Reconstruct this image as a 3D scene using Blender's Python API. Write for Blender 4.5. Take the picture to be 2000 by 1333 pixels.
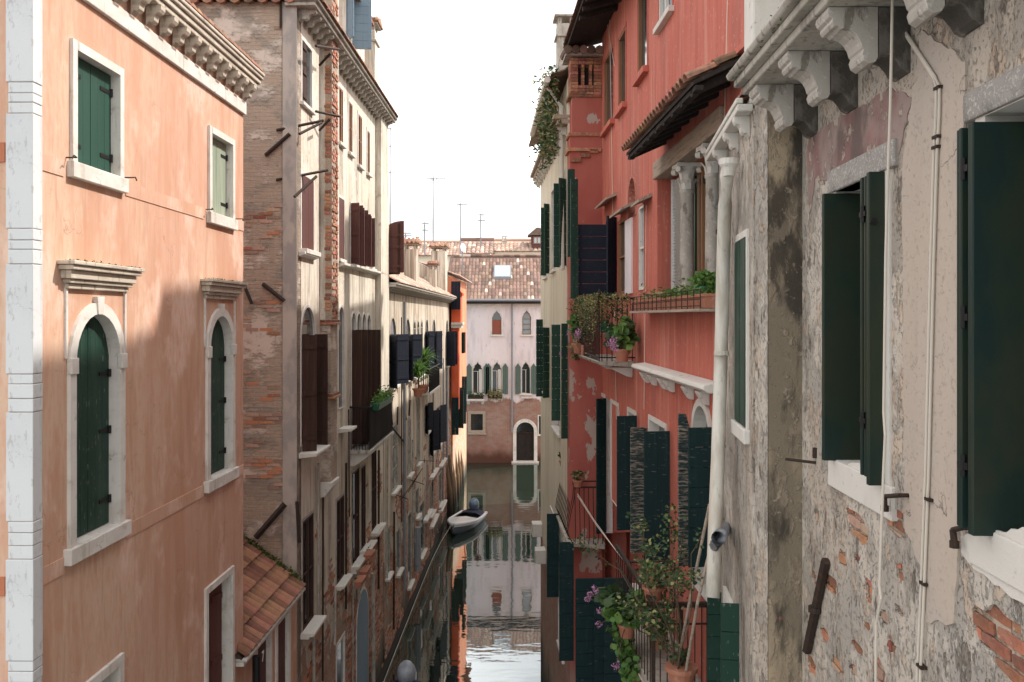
import bpy, bmesh, math, random
from mathutils import Vector, Matrix
from mathutils.geometry import tessellate_polygon
from math import radians, sin, cos, pi
R = random.Random(7)
for o in list(bpy.data.objects): bpy.data.objects.remove(o)
S = bpy.context.scene
COL = S.collection
# ------------------------------------------------------------------ camera, sky, sun, exposure
CH, F, HY, CX = 10.4, 1750.0, 620.0, 1000.0      # eye height over the water, focal length / horizon / centre in photo pixels
cam = bpy.data.objects.new('camera', bpy.data.cameras.new('camera')); COL.objects.link(cam)
cam.location = (0, 0, CH); cam.rotation_euler = (radians(90), 0, 0)
cam.data.lens = 36 * F / 2000; cam.data.sensor_width = 36
cam.data.shift_y = -(666.5 - HY) / 2000
cam.data.clip_start = .05; cam.data.clip_end = 3000
S.camera = cam
SUN = Vector((1, .38, 1.08)).normalized()
W = bpy.data.worlds.new('World'); S.world = W; W.use_nodes = True
nt = W.node_tree; nt.nodes.clear()
def wn(t): return nt.nodes.new(t)
sky = wn('ShaderNodeTexSky'); sky.sky_type = 'NISHITA'; sky.sun_disc = False
sky.sun_elevation = math.asin(SUN.z); sky.sun_rotation = math.atan2(SUN.x, SUN.y); sky.dust_density = 3
tc = wn('ShaderNodeTexCoord'); nz = wn('ShaderNodeTexNoise'); nz.inputs['Scale'].default_value = 2.2; nz.inputs['Detail'].default_value = 5
mp = wn('ShaderNodeMapping'); mp.inputs['Scale'].default_value = (1, 1, 2.6)
cr = wn('ShaderNodeMapRange'); cr.inputs[1].default_value = .3; cr.inputs[2].default_value = .7; cr.inputs[3].default_value = 0.80; cr.inputs[4].default_value = .97
mx = wn('ShaderNodeMix'); mx.data_type = 'RGBA'; cm_ = wn('ShaderNodeMix'); cm_.data_type = 'RGBA'; cm_.inputs[6].default_value = (4.9, 4.85, 4.8, 1); cm_.inputs[7].default_value = (9.6, 9.4, 9.2, 1)
nz2 = wn('ShaderNodeTexNoise'); nz2.inputs['Scale'].default_value = 3.1; nz2.inputs['Detail'].default_value = 7; cr2 = wn('ShaderNodeMapRange'); cr2.inputs[1].default_value = .36; cr2.inputs[2].default_value = .58
nt.links.new(mp.outputs[0], nz2.inputs['Vector']); nt.links.new(nz2.outputs[0], cr2.inputs[0]); nt.links.new(cr2.outputs[0], cm_.inputs[0]); nt.links.new(cm_.outputs[2], mx.inputs[7])
bg = wn('ShaderNodeBackground'); bg.inputs[1].default_value = .135; wo = wn('ShaderNodeOutputWorld')
L = nt.links.new
L(tc.outputs['Generated'], mp.inputs[0]); L(mp.outputs[0], nz.inputs['Vector']); L(nz.outputs[0], cr.inputs[0]); L(cr.outputs[0], mx.inputs[0])
L(sky.outputs[0], mx.inputs[6]); L(mx.outputs[2], bg.inputs[0]); L(bg.outputs[0], wo.inputs[0])
sl = bpy.data.lights.new('sun', 'SUN'); sl.energy = 2.75; sl.angle = radians(1.2); sl.color = (1, .93, .84)
so = bpy.data.objects.new('sun', sl); COL.objects.link(so); so.rotation_euler = SUN.to_track_quat('Z', 'Y').to_euler(); so.location = (0, 0, 60)
S.view_settings.view_transform = 'Standard'; S.view_settings.look = 'None'; S.view_settings.exposure = 1.02
S.view_settings.gamma = 1; S.view_settings.use_curve_mapping = False
S.render.engine = 'CYCLES'
# ------------------------------------------------------------------ frames: a vertical plane with local x along it, y out of it, z up
class Fr:
    def __init__(s, ox, oy, nx, ny):
        l = math.hypot(nx, ny); s.N = Vector((nx / l, ny / l, 0)); s.X = s.N.cross(Vector((0, 0, 1))); s.O = Vector((ox, oy, 0))
        s.M = Matrix(((s.X.x, s.N.x, 0, ox), (s.X.y, s.N.y, 0, oy), (0, 0, 1, 0), (0, 0, 0, 1)))
    def h(s, px, py, n=0):
        D = Vector(((px - CX) / F, 1, (HY - py) / F)); C = Vector((0, 0, CH))
        t = (s.O + s.N * n - C).dot(s.N) / D.dot(s.N); P = C + D * t
        return (P - s.O).dot(s.X), P.z
    def a(s, px, n=0): return s.h(px, HY, n)[0]
    def z(s, px, py, n=0): return s.h(px, py, n)[1]
    def P(s, a, n, z): return s.O + s.X * a + s.N * n + Vector((0, 0, z))
def side(vp, d):
    k = (vp - CX) / F
    return Fr(d, 0, 1, -k) if d < 0 else Fr(d, 0, -1, k)
def front(Y): return Fr(0, Y, 0, -1)
T = Matrix.Translation
def RZ(a): return Matrix.Rotation(a, 4, 'Z')
# ------------------------------------------------------------------ mesh builder
class MB:
    def __init__(s): s.v = []; s.f = []
    def add(s, vs, fs):
        o = len(s.v); s.v += [tuple(v) for v in vs]; s.f += [tuple(i + o for i in f) for f in fs]; return s
    def box(s, x0, x1, y0, y1, z0, z1, m=None):
        vs = [Vector((x, y, z)) for x in (x0, x1) for y in (y0, y1) for z in (z0, z1)]
        if m: vs = [m @ v for v in vs]
        return s.add(vs, [(0, 1, 3, 2), (4, 6, 7, 5), (0, 4, 5, 1), (2, 3, 7, 6), (0, 2, 6, 4), (1, 5, 7, 3)])
    def prism(s, outer, holes, c0, c1, ax='y', m=None):
        rings = [list(outer)] + [list(h) for h in holes]; pts = [p for r in rings for p in r]
        tr = tessellate_polygon([[Vector((p[0], p[1], 0)) for p in r] for r in rings])
        f = {'y': lambda p, c: Vector((p[0], c, p[1])), 'x': lambda p, c: Vector((c, p[0], p[1])), 'z': lambda p, c: Vector((p[0], p[1], c))}[ax]
        n = len(pts); vs = [f(p, c1) for p in pts] + [f(p, c0) for p in pts]
        if m: vs = [m @ v for v in vs]
        fs = [tuple(t) for t in tr] + [tuple(i + n for i in reversed(t)) for t in tr]; o = 0
        for r in rings:
            k = len(r)
            for i in range(k): j = (i + 1) % k; fs.append((o + i, o + j, o + j + n, o + i + n))
            o += k
        return s.add(vs, fs)
    def tube(s, pts, r, seg=8, r1=None):
        pts = [Vector(p) for p in pts]; n = len(pts); vs = []; fs = []; r1 = r if r1 is None else r1
        for i, p in enumerate(pts):
            d = (pts[min(i + 1, n - 1)] - pts[max(i - 1, 0)]).normalized()
            u = d.cross(Vector((0, 0, 1)) if abs(d.z) < .9 else Vector((1, 0, 0))).normalized(); w = d.cross(u)
            q = r + (r1 - r) * i / max(1, n - 1)
            for k in range(seg): t = 2 * pi * k / seg; vs.append(p + (u * cos(t) + w * sin(t)) * q)
        for i in range(n - 1):
            for k in range(seg):
                k2 = (k + 1) % seg; fs.append((i * seg + k, i * seg + k2, (i + 1) * seg + k2, (i + 1) * seg + k))
        fs += [tuple(range(seg)), tuple((n - 1) * seg + k for k in reversed(range(seg)))]
        return s.add(vs, fs)
    def lathe(s, prof, seg=16, c=(0, 0, 0), m=None):
        vs = []; fs = []; n = len(prof)
        for r, z in prof:
            for k in range(seg):
                t = 2 * pi * k / seg; v = Vector((c[0] + r * cos(t), c[1] + r * sin(t), c[2] + z)); vs.append(m @ v if m else v)
        for i in range(n - 1):
            for k in range(seg): k2 = (k + 1) % seg; fs.append((i * seg + k, i * seg + k2, (i + 1) * seg + k2, (i + 1) * seg + k))
        fs += [tuple(range(seg)), tuple((n - 1) * seg + k for k in range(seg))]
        return s.add(vs, fs)
    def sweep(s, prof, path):                       # prof (y,z) swept along x from path[0] to path[1]
        return s.prism(prof, [], path[0], path[1], 'x')
    def mesh(s, name, mat, smooth=False, c=None):
        c = Vector(c) if c is not None else Vector((0, 0, 0))
        me = bpy.data.meshes.new(name); me.from_pydata([tuple(Vector(v) - c) for v in s.v], [], s.f)
        b = bmesh.new(); b.from_mesh(me); bmesh.ops.recalc_face_normals(b, faces=b.faces); b.to_mesh(me); b.free()
        if mat: me.materials.append(mat)
        if smooth:
            for p in me.polygons: p.use_smooth = True
        return me
    def build(s, name, mat, par=None, M=None, smooth=False, bev=0, stuff=False, label=None, raw=False):
        M = M.M if isinstance(M, Fr) else (M or Matrix())
        xs, ys, zs = zip(*s.v); c = Vector(((min(xs) + max(xs)) / 2, (min(ys) + max(ys)) / 2, min(zs)))
        if raw: c = Vector((0, 0, 0))
        return put(name, s.mesh(name, mat, smooth, c), par, M @ T(c), bev, stuff, label)
WM = {}
def put(name, me, par, M, bev=0, stuff=False, label=None):
    o = bpy.data.objects.new(name, me); COL.objects.link(o); WM[o.name] = M.copy()
    if par: o.parent = par; o.matrix_basis = WM[par.name].inverted() @ M
    else: o.matrix_basis = M
    if bev:
        b = o.modifiers.new('bevel', 'BEVEL'); b.width = bev; b.segments = 2; b.limit_method = 'ANGLE'; b.angle_limit = radians(40)
    if stuff: o['kind'] = 'stuff'
    if label: o['label'] = label
    return o
def thing(name, label, cat, M=None, group=None):
    o = put(name, None, None, M or Matrix()); o.empty_display_size = .3; o['label'] = label; o['category'] = cat
    if group: o['group'] = group
    return o
def tag(o, label, cat, group=None):
    o['label'] = label; o['category'] = cat
    if group: o['group'] = group
    return o
# ------------------------------------------------------------------ materials
def C4(c): return (c[0], c[1], c[2], 1)
def mat(name, base, layers=(), rough=.85, bump=.35, metal=0, spec=.3, vary=0, vcol=None, fine=(60, .25), trans=0, dist=.02):
    m = bpy.data.materials.new(name); m.use_nodes = True; t = m.node_tree; n = t.nodes; B = n['Principled BSDF']; lk = t.links.new
    B.inputs['Roughness'].default_value = rough; B.inputs['Metallic'].default_value = metal; B.inputs['Specular IOR Level'].default_value = spec
    co = n.new('ShaderNodeTexCoord').outputs['Object']
    def val(x):
        q = n.new('ShaderNodeValue'); q.outputs[0].default_value = x; return q.outputs[0]
    def math_(op, a, b=None):
        q = n.new('ShaderNodeMath'); q.operation = op
        for i, x in enumerate((a, b)):
            if x is None: continue
            if isinstance(x, (int, float)): q.inputs[i].default_value = x
            else: lk(x, q.inputs[i])
        return q.outputs[0]
    def vm(sc, off=0):
        q = n.new('ShaderNodeMapping'); q.inputs['Scale'].default_value = sc; q.inputs['Location'].default_value = (off, off * .7, off * 1.3); lk(co, q.inputs[0]); return q.outputs[0]
    def noise(sc, det=6, off=0, rg=.6):
        q = n.new('ShaderNodeTexNoise'); q.inputs['Scale'].default_value = 1; q.inputs['Detail'].default_value = det; q.inputs['Roughness'].default_value = rg
        lk(vm(sc, off), q.inputs['Vector']); return q.outputs[0]
    def rng(x, lo, hi, a=0, b=1):
        q = n.new('ShaderNodeMapRange'); q.interpolation_type = 'SMOOTHSTEP'; lk(x, q.inputs[0])
        for i, k in enumerate((lo, hi, a, b)): q.inputs[i + 1].default_value = k
        return q.outputs[0]
    def mix(f, a, b):
        q = n.new('ShaderNodeMix'); q.data_type = 'RGBA'
        for i, x in ((0, f), (6, a), (7, b)):
            if isinstance(x, tuple): q.inputs[i].default_value = C4(x)
            elif isinstance(x, (int, float)): q.inputs[i].default_value = x
            else: lk(x, q.inputs[i])
        return q.outputs[2]
    col = base; H = None
    def addh(x, k):
        nonlocal H
        y = math_('MULTIPLY', x, k); H = y if H is None else math_('ADD', H, y)
    if fine: addh(noise((fine[0],) * 3, 4, 3.3), fine[1])
    for i, l in enumerate(layers):
        k = l[0]; off = 5.1 * (i + 1) + (hash_(name) % 97)
        if k == 'n':                      # ('n', scale3, lo, hi, colour, amount, bump)
            f = rng(noise(l[1], 7, off), l[2], l[3]); fa = math_('MULTIPLY', f, l[5]); col = mix(fa, col, l[4])
            if len(l) > 6 and l[6]: addh(f, l[6])
        elif k == 'b':                    # ('b', maskscale3, lo, hi, brickA, brickB, mortar, bump, amount)
            f = rng(noise(l[1], 8, off, .65), l[2], l[3]); f = math_('MULTIPLY', f, l[8] if len(l) > 8 else 1)
            sp = n.new('ShaderNodeSeparateXYZ'); lk(co, sp.inputs[0]); cb = n.new('ShaderNodeCombineXYZ')
            lk(math_('ADD', sp.outputs[0], sp.outputs[1]), cb.inputs[0]); lk(math_('ADD', sp.outputs[2], math_('MULTIPLY', noise((1.2,) * 3, 2, off), .06)), cb.inputs[1])
            q = n.new('ShaderNodeTexBrick'); lk(cb.outputs[0], q.inputs['Vector']); q.inputs['Scale'].default_value = 1
            q.inputs['Brick Width'].default_value = .26; q.inputs['Row Height'].default_value = .068; q.inputs['Mortar Size'].default_value = .009; q.inputs['Mortar Smooth'].default_value = .3
            q.inputs['Color1'].default_value = C4(l[4]); q.inputs['Color2'].default_value = C4(l[5]); q.inputs['Mortar'].default_value = C4(l[6])
            bc = mix(math_('MULTIPLY', noise((14, 14, 30), 5, off + 2), .75), q.outputs[0], tuple(c * .35 for c in l[5]))
            col = mix(f, col, bc); addh(math_('MULTIPLY', f, q.outputs[1]), -l[7]); addh(f, -l[7] * .7)
        elif k == 'z':                    # ('z', z0, z1, colour, amount) damp and algae rising from the waterline
            g = n.new('ShaderNodeNewGeometry'); sp = n.new('ShaderNodeSeparateXYZ'); lk(g.outputs['Position'], sp.inputs[0])
            zz = math_('ADD', sp.outputs[2], math_('MULTIPLY', math_('SUBTRACT', noise((1.3, 1.3, .6), 6, off), .5), (l[2] - l[1]) * 1.6))
            col = mix(math_('MULTIPLY', rng(zz, l[1], l[2], 1, 0), l[4]), col, l[3])
        elif k == 'zb':                   # ('zb', z0, z1, brickA, brickB, mortar, bump): bare brick below a ragged plaster edge
            g = n.new('ShaderNodeNewGeometry'); sp = n.new('ShaderNodeSeparateXYZ'); lk(g.outputs['Position'], sp.inputs[0])
            zz = math_('ADD', sp.outputs[2], math_('MULTIPLY', math_('SUBTRACT', noise((1.1, 1.1, .9), 8, off, .7), .5), l[7] if len(l) > 7 else 2.5))
            f = rng(zz, l[1], l[2], 1, 0); s2 = n.new('ShaderNodeSeparateXYZ'); lk(co, s2.inputs[0]); cb = n.new('ShaderNodeCombineXYZ')
            lk(math_('ADD', s2.outputs[0], s2.outputs[1]), cb.inputs[0]); lk(s2.outputs[2], cb.inputs[1])
            q = n.new('ShaderNodeTexBrick'); lk(cb.outputs[0], q.inputs['Vector']); q.inputs['Scale'].default_value = 1
            q.inputs['Brick Width'].default_value = .26; q.inputs['Row Height'].default_value = .07; q.inputs['Mortar Size'].default_value = .01
            q.inputs['Color1'].default_value = C4(l[3]); q.inputs['Color2'].default_value = C4(l[4]); q.inputs['Mortar'].default_value = C4(l[5])
            bc = mix(math_('MULTIPLY', rng(noise((2.2, 2.2, 3.5), 8, off + 4), .42, .62), .75), q.outputs[0], tuple(c * .9 for c in l[5]))
            col = mix(f, col, bc); addh(math_('MULTIPLY', f, q.outputs[1]), -l[6]); addh(f, -l[6])
        elif k == 'c':                    # ('c', scale, width, colour, amount, bump) cracks
            q = n.new('ShaderNodeTexVoronoi'); q.feature = 'DISTANCE_TO_EDGE'; q.inputs['Scale'].default_value = 1
            w = n.new('ShaderNodeVectorMath'); w.operation = 'MULTIPLY_ADD'; nn = n.new('ShaderNodeTexNoise'); nn.inputs['Scale'].default_value = 2.5; nn.inputs['Detail'].default_value = 6
            lk(co, nn.inputs['Vector']); lk(nn.outputs[1], w.inputs[0]); w.inputs[1].default_value = (.9,) * 3; lk(vm((l[1],) * 3, off), w.inputs[2]); lk(w.outputs[0], q.inputs['Vector'])
            f = math_('MULTIPLY', rng(q.outputs[0], 0, l[2], 1, 0), rng(noise((1.5,) * 3, 3, off), .5, .62)); col = mix(math_('MULTIPLY', f, l[4]), col, l[3]); addh(f, -l[5])
    if vary:
        oi = n.new('ShaderNodeObjectInfo'); g = n.new('ShaderNodeNewGeometry')
        rr = math_('FRACT', math_('ADD', oi.outputs['Random'], g.outputs['Random Per Island']))
        hv = n.new('ShaderNodeHueSaturation'); hv.inputs['Color'].default_value = C4(base) if isinstance(col, tuple) else (1, 1, 1, 1)
        if not isinstance(col, tuple): lk(col, hv.inputs['Color'])
        lk(rng(rr, 0, 1, 1 - vary, 1 + vary), hv.inputs['Value']); lk(math_('ADD', .5, math_('MULTIPLY', math_('SUBTRACT', math_('FRACT', math_('MULTIPLY', rr, 7.3)), .5), .05 * min(1, vary * 2))), hv.inputs['Hue'])
        col = hv.outputs[0]
        if vcol: col = mix(rng(math_('FRACT', math_('MULTIPLY', rr, 13.7)), vcol[1], vcol[1] + .02), col, vcol[0])
    if isinstance(col, tuple): B.inputs['Base Color'].default_value = C4(col)
    else: lk(col, B.inputs['Base Color'])
    if H is not None and bump:
        b = n.new('ShaderNodeBump'); b.inputs['Strength'].default_value = bump; b.inputs['Distance'].default_value = dist; lk(H, b.inputs['Height']); lk(b.outputs[0], B.inputs['Normal'])
    if trans:
        B.inputs['Subsurface Weight'].default_value = 0
        td = n.new('ShaderNodeBsdfTranslucent'); 
        if isinstance(col, tuple): td.inputs[0].default_value = C4(col)
        else: lk(col, td.inputs[0])
        ms = n.new('ShaderNodeMixShader'); ms.inputs[0].default_value = trans; lk(B.outputs[0], ms.inputs[1]); lk(td.outputs[0], ms.inputs[2]); lk(ms.outputs[0], n['Material Output'].inputs[0])
    return m
def hash_(s):
    h = 7
    for ch in s: h = (h * 31 + ord(ch)) % 10007
    return h
BR1, BR2, MOR = (.42, .15, .075), (.30, .12, .07), (.34, .28, .22)
M = {}
M['orange'] = mat('orange_plaster', (.55, .335, .245), [
    ('n', (.5, .5, .28), .38, .60, (.60, .42, .31), .85), ('n', (3, 3, .4), .46, .60, (.48, .25, .16), .5), ('n', (7, 7, 1.1), .54, .68, (.40, .215, .14), .4), ('n', (9, 9, .8), .58, .68, (.32, .19, .13), .28), ('n', (1.4, 1.4, .3), .54, .64, (.47, .25, .16), .5),
    ('n', (1.3, 1.3, 1.0), .52, .66, (.74, .54, .45), .6), ('n', (22, 22, 6), .45, .65, (.55, .26, .16), .4), ('c', .5, .008, (.3, .15, .1), .5, .3)], bump=.25)
M['terra'] = mat('terracotta_plaster', (.42, .15, .08), [('n', (3, 3, 1), .4, .7, (.5, .22, .13), .6), ('n', (9, 9, .6), .6, .82, (.25, .1, .07), .5)])
M['hood'] = mat('weathered_buff_stone', (.52, .46, .38), [('n', (1.5, 1.5, 22), .45, .6, (.32, .27, .22), .7), ('n', (5, 5, 5), .5, .65, (.64, .60, .53), .7), ('n', (14, 14, 2), .56, .68, (.20, .17, .14), .7), ('n', (30,) * 3, .6, .7, (.24, .19, .09), .5)], rough=.8, bump=.5)
M['stone'] = mat('white_istrian_stone', (.66, .63, .59), [('n', (2, 2, 3), .46, .62, (.52, .48, .43), .6), ('n', (14, 14, 1.5), .56, .7, (.27, .25, .21), .55), ('n', (6, 6, 6), .58, .7, (.40, .35, .29), .55), ('c', .9, .01, (.2, .18, .15), .6, .3)], rough=.7)
M['quoin'] = mat('blueish_quoin_stone', (.60, .61, .62), [('n', (1.5, 1.5, 1.5), .4, .7, (.5, .51, .53), .5), ('n', (5, 5, .6), .52, .64, (.42, .42, .42), .55), ('n', (18, 18, 8), .58, .66, (.28, .27, .25), .4), ('c', 1.1, .004, (.25, .24, .23), .5, .5)], rough=.75)
M['oldstone'] = mat('weathered_grey_stone', (.43, .40, .35), [('n', (3, 3, 3), .42, .65, (.24, .22, .19), .7, .3), ('n', (18, 18, 4), .5, .72, (.09, .085, .075), .75), ('n', (6, 6, 6), .6, .75, (.62, .60, .55), .6), ('n', (2.5,) * 3, .58, .75, (.20, .19, .07), .6)], bump=.7)
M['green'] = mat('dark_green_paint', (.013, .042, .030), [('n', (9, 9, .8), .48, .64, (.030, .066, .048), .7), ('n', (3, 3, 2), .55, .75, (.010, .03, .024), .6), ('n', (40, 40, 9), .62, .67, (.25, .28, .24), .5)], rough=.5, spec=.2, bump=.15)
M['green2'] = mat('sunlit_green_paint', (.024, .068, .050), [('n', (30, 30, 1.2), .5, .7, (.036, .095, .07), .6), ('n', (5, 5, 1), .7, .8, (.16, .24, .2), .5)], rough=.55, bump=.15, spec=.18)  # mid green of the upper shutters, lighter than the dark green
M['greygreen'] = mat('grey_green_paint', (.075, .115, .10), [('n', (20, 20, 1), .45, .65, (.11, .15, .13), .6)], rough=.7)
M['palegreen'] = mat('faded_green_paint', (.24, .29, .22), [('n', (20, 20, 1), .45, .6, (.36, .37, .29), .7), ('n', (40, 40, 3), .6, .75, (.12, .14, .1), .6)], rough=.8)
M['olive'] = mat('smooth_dark_green_shutter', (.021, .030, .017), [('n', (1.2, 1.2, .5), .42, .6, (.006, .022, .021), .9), ('n', (1.1, 1.1, .8), .5, .62, (.030, .035, .021), .6), ('n', (50, 50, 2), .6, .8, (.026, .042, .03), .5)], rough=.5, spec=.25, bump=.08)
M['teal'] = mat('teal_black_paint', (.008, .026, .028), [('n', (26, 26, 1.5), .5, .75, (.02, .05, .05), .6), ('n', (10, 10, 40), .63, .69, (.16, .17, .15), .6)], rough=.6, bump=.3, spec=.18)
M['navy'] = mat('blue_black_paint', (.011, .015, .027), [('n', (10, 10, 20), .5, .75, (.024, .028, .042), .6), ('n', (20, 20, 20), .66, .70, (.12, .15, .14), .5)], rough=.65, spec=.18)
M['brown'] = mat('red_brown_paint', (.11, .046, .040), [('n', (20, 20, 1), .45, .75, (.085, .034, .03), .7)], rough=.6, spec=.18)
M['dbrown'] = mat('dark_brown_wood', (.050, .026, .020), [('n', (30, 30, 1.4), .45, .75, (.10, .055, .04), .6)], rough=.75, spec=.18)
M['bluegrey'] = mat('blue_grey_paint', (.17, .24, .30), [('n', (20, 20, 1), .45, .75, (.12, .17, .21), .6)], rough=.6)
M['peel'] = mat('peeling_dark_wood', (.030, .055, .055), [('n', (7, 7, 45), .46, .56, (.33, .27, .22), .9, .6), ('n', (15, 15, 90), .5, .62, (.02, .02, .02), .8), ('n', (3, 3, 6), .5, .65, (.015, .04, .045), .7)], bump=.8)
M['iron'] = mat('rusty_dark_iron', (.040, .027, .022), [('n', (30, 30, 30), .5, .7, (.10, .05, .03), .6)], rough=.75, metal=.3)
M['black'] = mat('black_iron', (.012, .012, .013), rough=.55, metal=.2, fine=None, bump=0)
M['wood'] = mat('brown_window_wood', (.26, .13, .065), [('n', (30, 30, 2), .45, .7, (.15, .07, .035), .7)], rough=.6)
M['beam'] = mat('weathered_beam', (.36, .29, .23), [('n', (3, 30, 30), .45, .7, (.16, .12, .09), .7, .3)], rough=.85)
M['lintel'] = mat('speckled_grey_lintel', (.30, .28, .26), [('n', (60, 60, 60), .5, .62, (.60, .58, .55), .6, .3), ('n', (7, 7, 7), .5, .7, (.13, .12, .11), .7)], bump=.6)
M['soot'] = mat('sooty_boards', (.025, .02, .018), [('n', (6, 20, 20), .5, .75, (.07, .055, .045), .6)], rough=.9)  # near-black boards for soffits, rafters, canopy and the far door
M['glass'] = mat('dark_window_glass', (.035, .045, .05), rough=.06, spec=.9, fine=None, bump=0)
M['lglass'] = mat('bright_window_glass', (.30, .36, .40), rough=.05, spec=1.0, fine=None, bump=0)
M['curtain'] = mat('white_curtain', (.62, .62, .60), [('n', (40, 40, .5), .4, .65, (.42, .42, .41), .7, .5)], rough=.9)
M['redblind'] = mat('red_brown_blind', (.24, .08, .055), [('n', (1, 1, 60), .45, .6, (.3, .09, .06), .6, .4)], rough=.7)
M['tile'] = mat('terracotta_tile', (.29, .14, .09), [('n', (9, 9, 9), .45, .6, (.20, .11, .075), .75), ('n', (4, 4, 4), .52, .62, (.075, .07, .05), .75), ('n', (16,) * 3, .64, .75, (.50, .42, .33), .6)], vary=.3, bump=.4)
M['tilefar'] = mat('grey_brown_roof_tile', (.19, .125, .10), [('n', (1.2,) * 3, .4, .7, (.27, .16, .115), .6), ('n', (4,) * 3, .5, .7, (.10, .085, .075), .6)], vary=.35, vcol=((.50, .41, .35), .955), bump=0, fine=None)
M['tilepink'] = mat('sunlit_pink_roof_tile', (.40, .27, .21), [('n', (.8,) * 3, .42, .6, (.30, .22, .18), .7)], vary=.35, vcol=((.62, .48, .39), .93), bump=0, fine=None)  # pale pinkish tile colour, the same on both slopes
M['brick'] = mat('old_red_brick', (.37, .15, .09), [('n', (12, 12, 12), .45, .62, (.25, .11, .075), .7, .4), ('n', (22,) * 3, .54, .64, (.44, .36, .29), .65, .4), ('n', (3,) * 3, .55, .7, (.20, .15, .12), .5)], vary=.35, bump=.6)
M['brickdull'] = mat('dull_plastered_brick', (.36, .23, .17), [('n', (12, 12, 12), .45, .7, (.25, .16, .12), .7, .4), ('n', (2.,) * 3, .45, .62, (.42, .33, .28), .8), ('n', (5.,) * 3, .6, .75, (.16, .13, .115), .6)], vary=.25, vcol=((.46, .20, .11), .8), bump=.6)
M['brickwall'] = mat('plaster_thin_over_brick', (.56, .475, .40), [('n', (.8, .8, 1.5), .4, .6, (.58, .49, .42), .8), ('b', (1.1, 1.1, 1.8), .40, .50, (.50, .355, .255), (.42, .31, .235), (.55, .465, .37), .8, .9), ('n', (1.4, 1.4, 2.2), .52, .62, (.25, .215, .18), .75, .2),
    ('n', (4, 4, 9), .52, .68, (.40, .30, .25), .5), ('n', (12, 12, 12), .58, .7, (.16, .14, .13), .6), ('z', 0, 3, (.06, .07, .05), .8)], bump=.9, dist=.03)
M['greyplaster'] = mat('grey_lime_plaster', (.39, .335, .295), [('n', (1, 1, .8), .45, .6, (.46, .39, .34), .7), ('n', (4, 4, 2), .46, .6, (.25, .235, .225), .7), ('n', (14, 14, 14), .6, .75, (.40, .37, .34), .6)], bump=.6)
M['cream'] = mat('stained_white_plaster', (.66, .61, .53), [('n', (1.2, 1.2, .5), .42, .62, (.55, .48, .40), .6), ('n', (7, 7, .45), .52, .66, (.33, .28, .225), .6), ('n', (16, 16, .5), .56, .68, (.19, .165, .14), .6), ('n', (5, 5, 5), .60, .68, (.38, .24, .16), .6),
    ('z', 4.6, 9.6, (.52, .44, .35), .6), ('n', (2.2, 2.2, .3), .52, .64, (.20, .165, .13), .6), ('n', (5, 5, 1.6), .56, .62, (.50, .43, .35), .5, .5), ('n', (1.1, 1.1, 1.4), .54, .58, (.60, .53, .44), .6, .5), ('zb', 3.5, 3.8, (.38, .15, .09), (.25, .11, .075), (.38, .31, .24), .8, 6.5), ('z', .2, 1.6, (.035, .04, .025), .95)], bump=.5)
M['beigepl'] = mat('beige_streaked_plaster', (.58, .50, .41), [('n', (1.2, 1.2, .5), .4, .6, (.66, .60, .51), .7), ('n', (3.2, 3.2, .16), .47, .58, (.27, .22, .17), .8), ('n', (8, 8, .25), .53, .63, (.13, .115, .095), .7), ('n', (2, 2, 1), .56, .64, (.40, .30, .22), .6),
    ('z', 3.2, 8.4, (.46, .39, .31), .55), ('zb', 2.9, 3.2, (.38, .15, .09), (.24, .11, .07), (.36, .30, .23), .8, 6.0), ('z', .2, 1.6, (.035, .04, .025), .95)], bump=.5)
M['brightor'] = mat('bright_orange_plaster', (.54, .20, .11), [('n', (1.5, 1.5, .6), .4, .6, (.66, .30, .17), .6), ('n', (8, 8, .5), .6, .8, (.4, .15, .07), .5), ('zb', 3.2, 4.2, (.52, .30, .17), (.42, .2, .11), (.62, .52, .40), .5, 3), ('z', .1, 1.4, (.04, .045, .03), .95)])
M['redor'] = mat('red_orange_chimney_paint', (.60, .10, .04), [('n', (2, 2, 1), .4, .7, (.66, .17, .08), .6)])
M['pink'] = mat('pale_pink_plaster_over_brick', (.64, .585, .60), [('n', (.7, .7, .4), .4, .6, (.70, .64, .65), .7), ('n', (2.5, 2.5, .4), .5, .64, (.46, .41, .42), .55), ('n', (6, 6, 2), .58, .7, (.34, .31, .31), .5),
    ('zb', 4.35, 4.5, (.30, .135, .09), (.22, .105, .08), (.34, .26, .22), .7, 1.9), ('z', .3, 1.1, (.012, .014, .010), 1), ('z', .6, 2.6, (.17, .06, .04), .5)], bump=.4)
M['red'] = mat('coral_red_plaster', (.46, .125, .088), [('n', (.7, .7, .35), .4, .62, (.50, .165, .12), .7), ('n', (12, 12, .4), .48, .62, (.37, .095, .07), .65), ('n', (5, 5, .3), .54, .64, (.54, .27, .21), .55), ('n', (2.2, 2.2, .35), .53, .64, (.32, .105, .085), .6), ('n', (20, 20, 14), .60, .66, (.58, .36, .30), .4),
    ('zb', 1.8, 2.4, (.36, .14, .085), (.25, .11, .075), (.33, .27, .22), .5, 2), ('z', .2, 1.4, (.03, .035, .025), .9)], bump=.25)
M['redpeel'] = mat('red_plaster_peeling_to_grey', (.36, .10, .08), [('n', (1.8, 1.8, .8), .4, .62, (.41, .13, .10), .7), ('n', (1.7, 1.7, 1.1), .60, .612, (.42, .36, .31), .9, -.9), ('n', (12, 12, 3), .6, .75, (.24, .06, .05), .5), ('z', 2.8, 3.6, (.32, .25, .2), .9), ('z', .2, 1.4, (.03, .035, .025), .9)], bump=.5)
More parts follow.
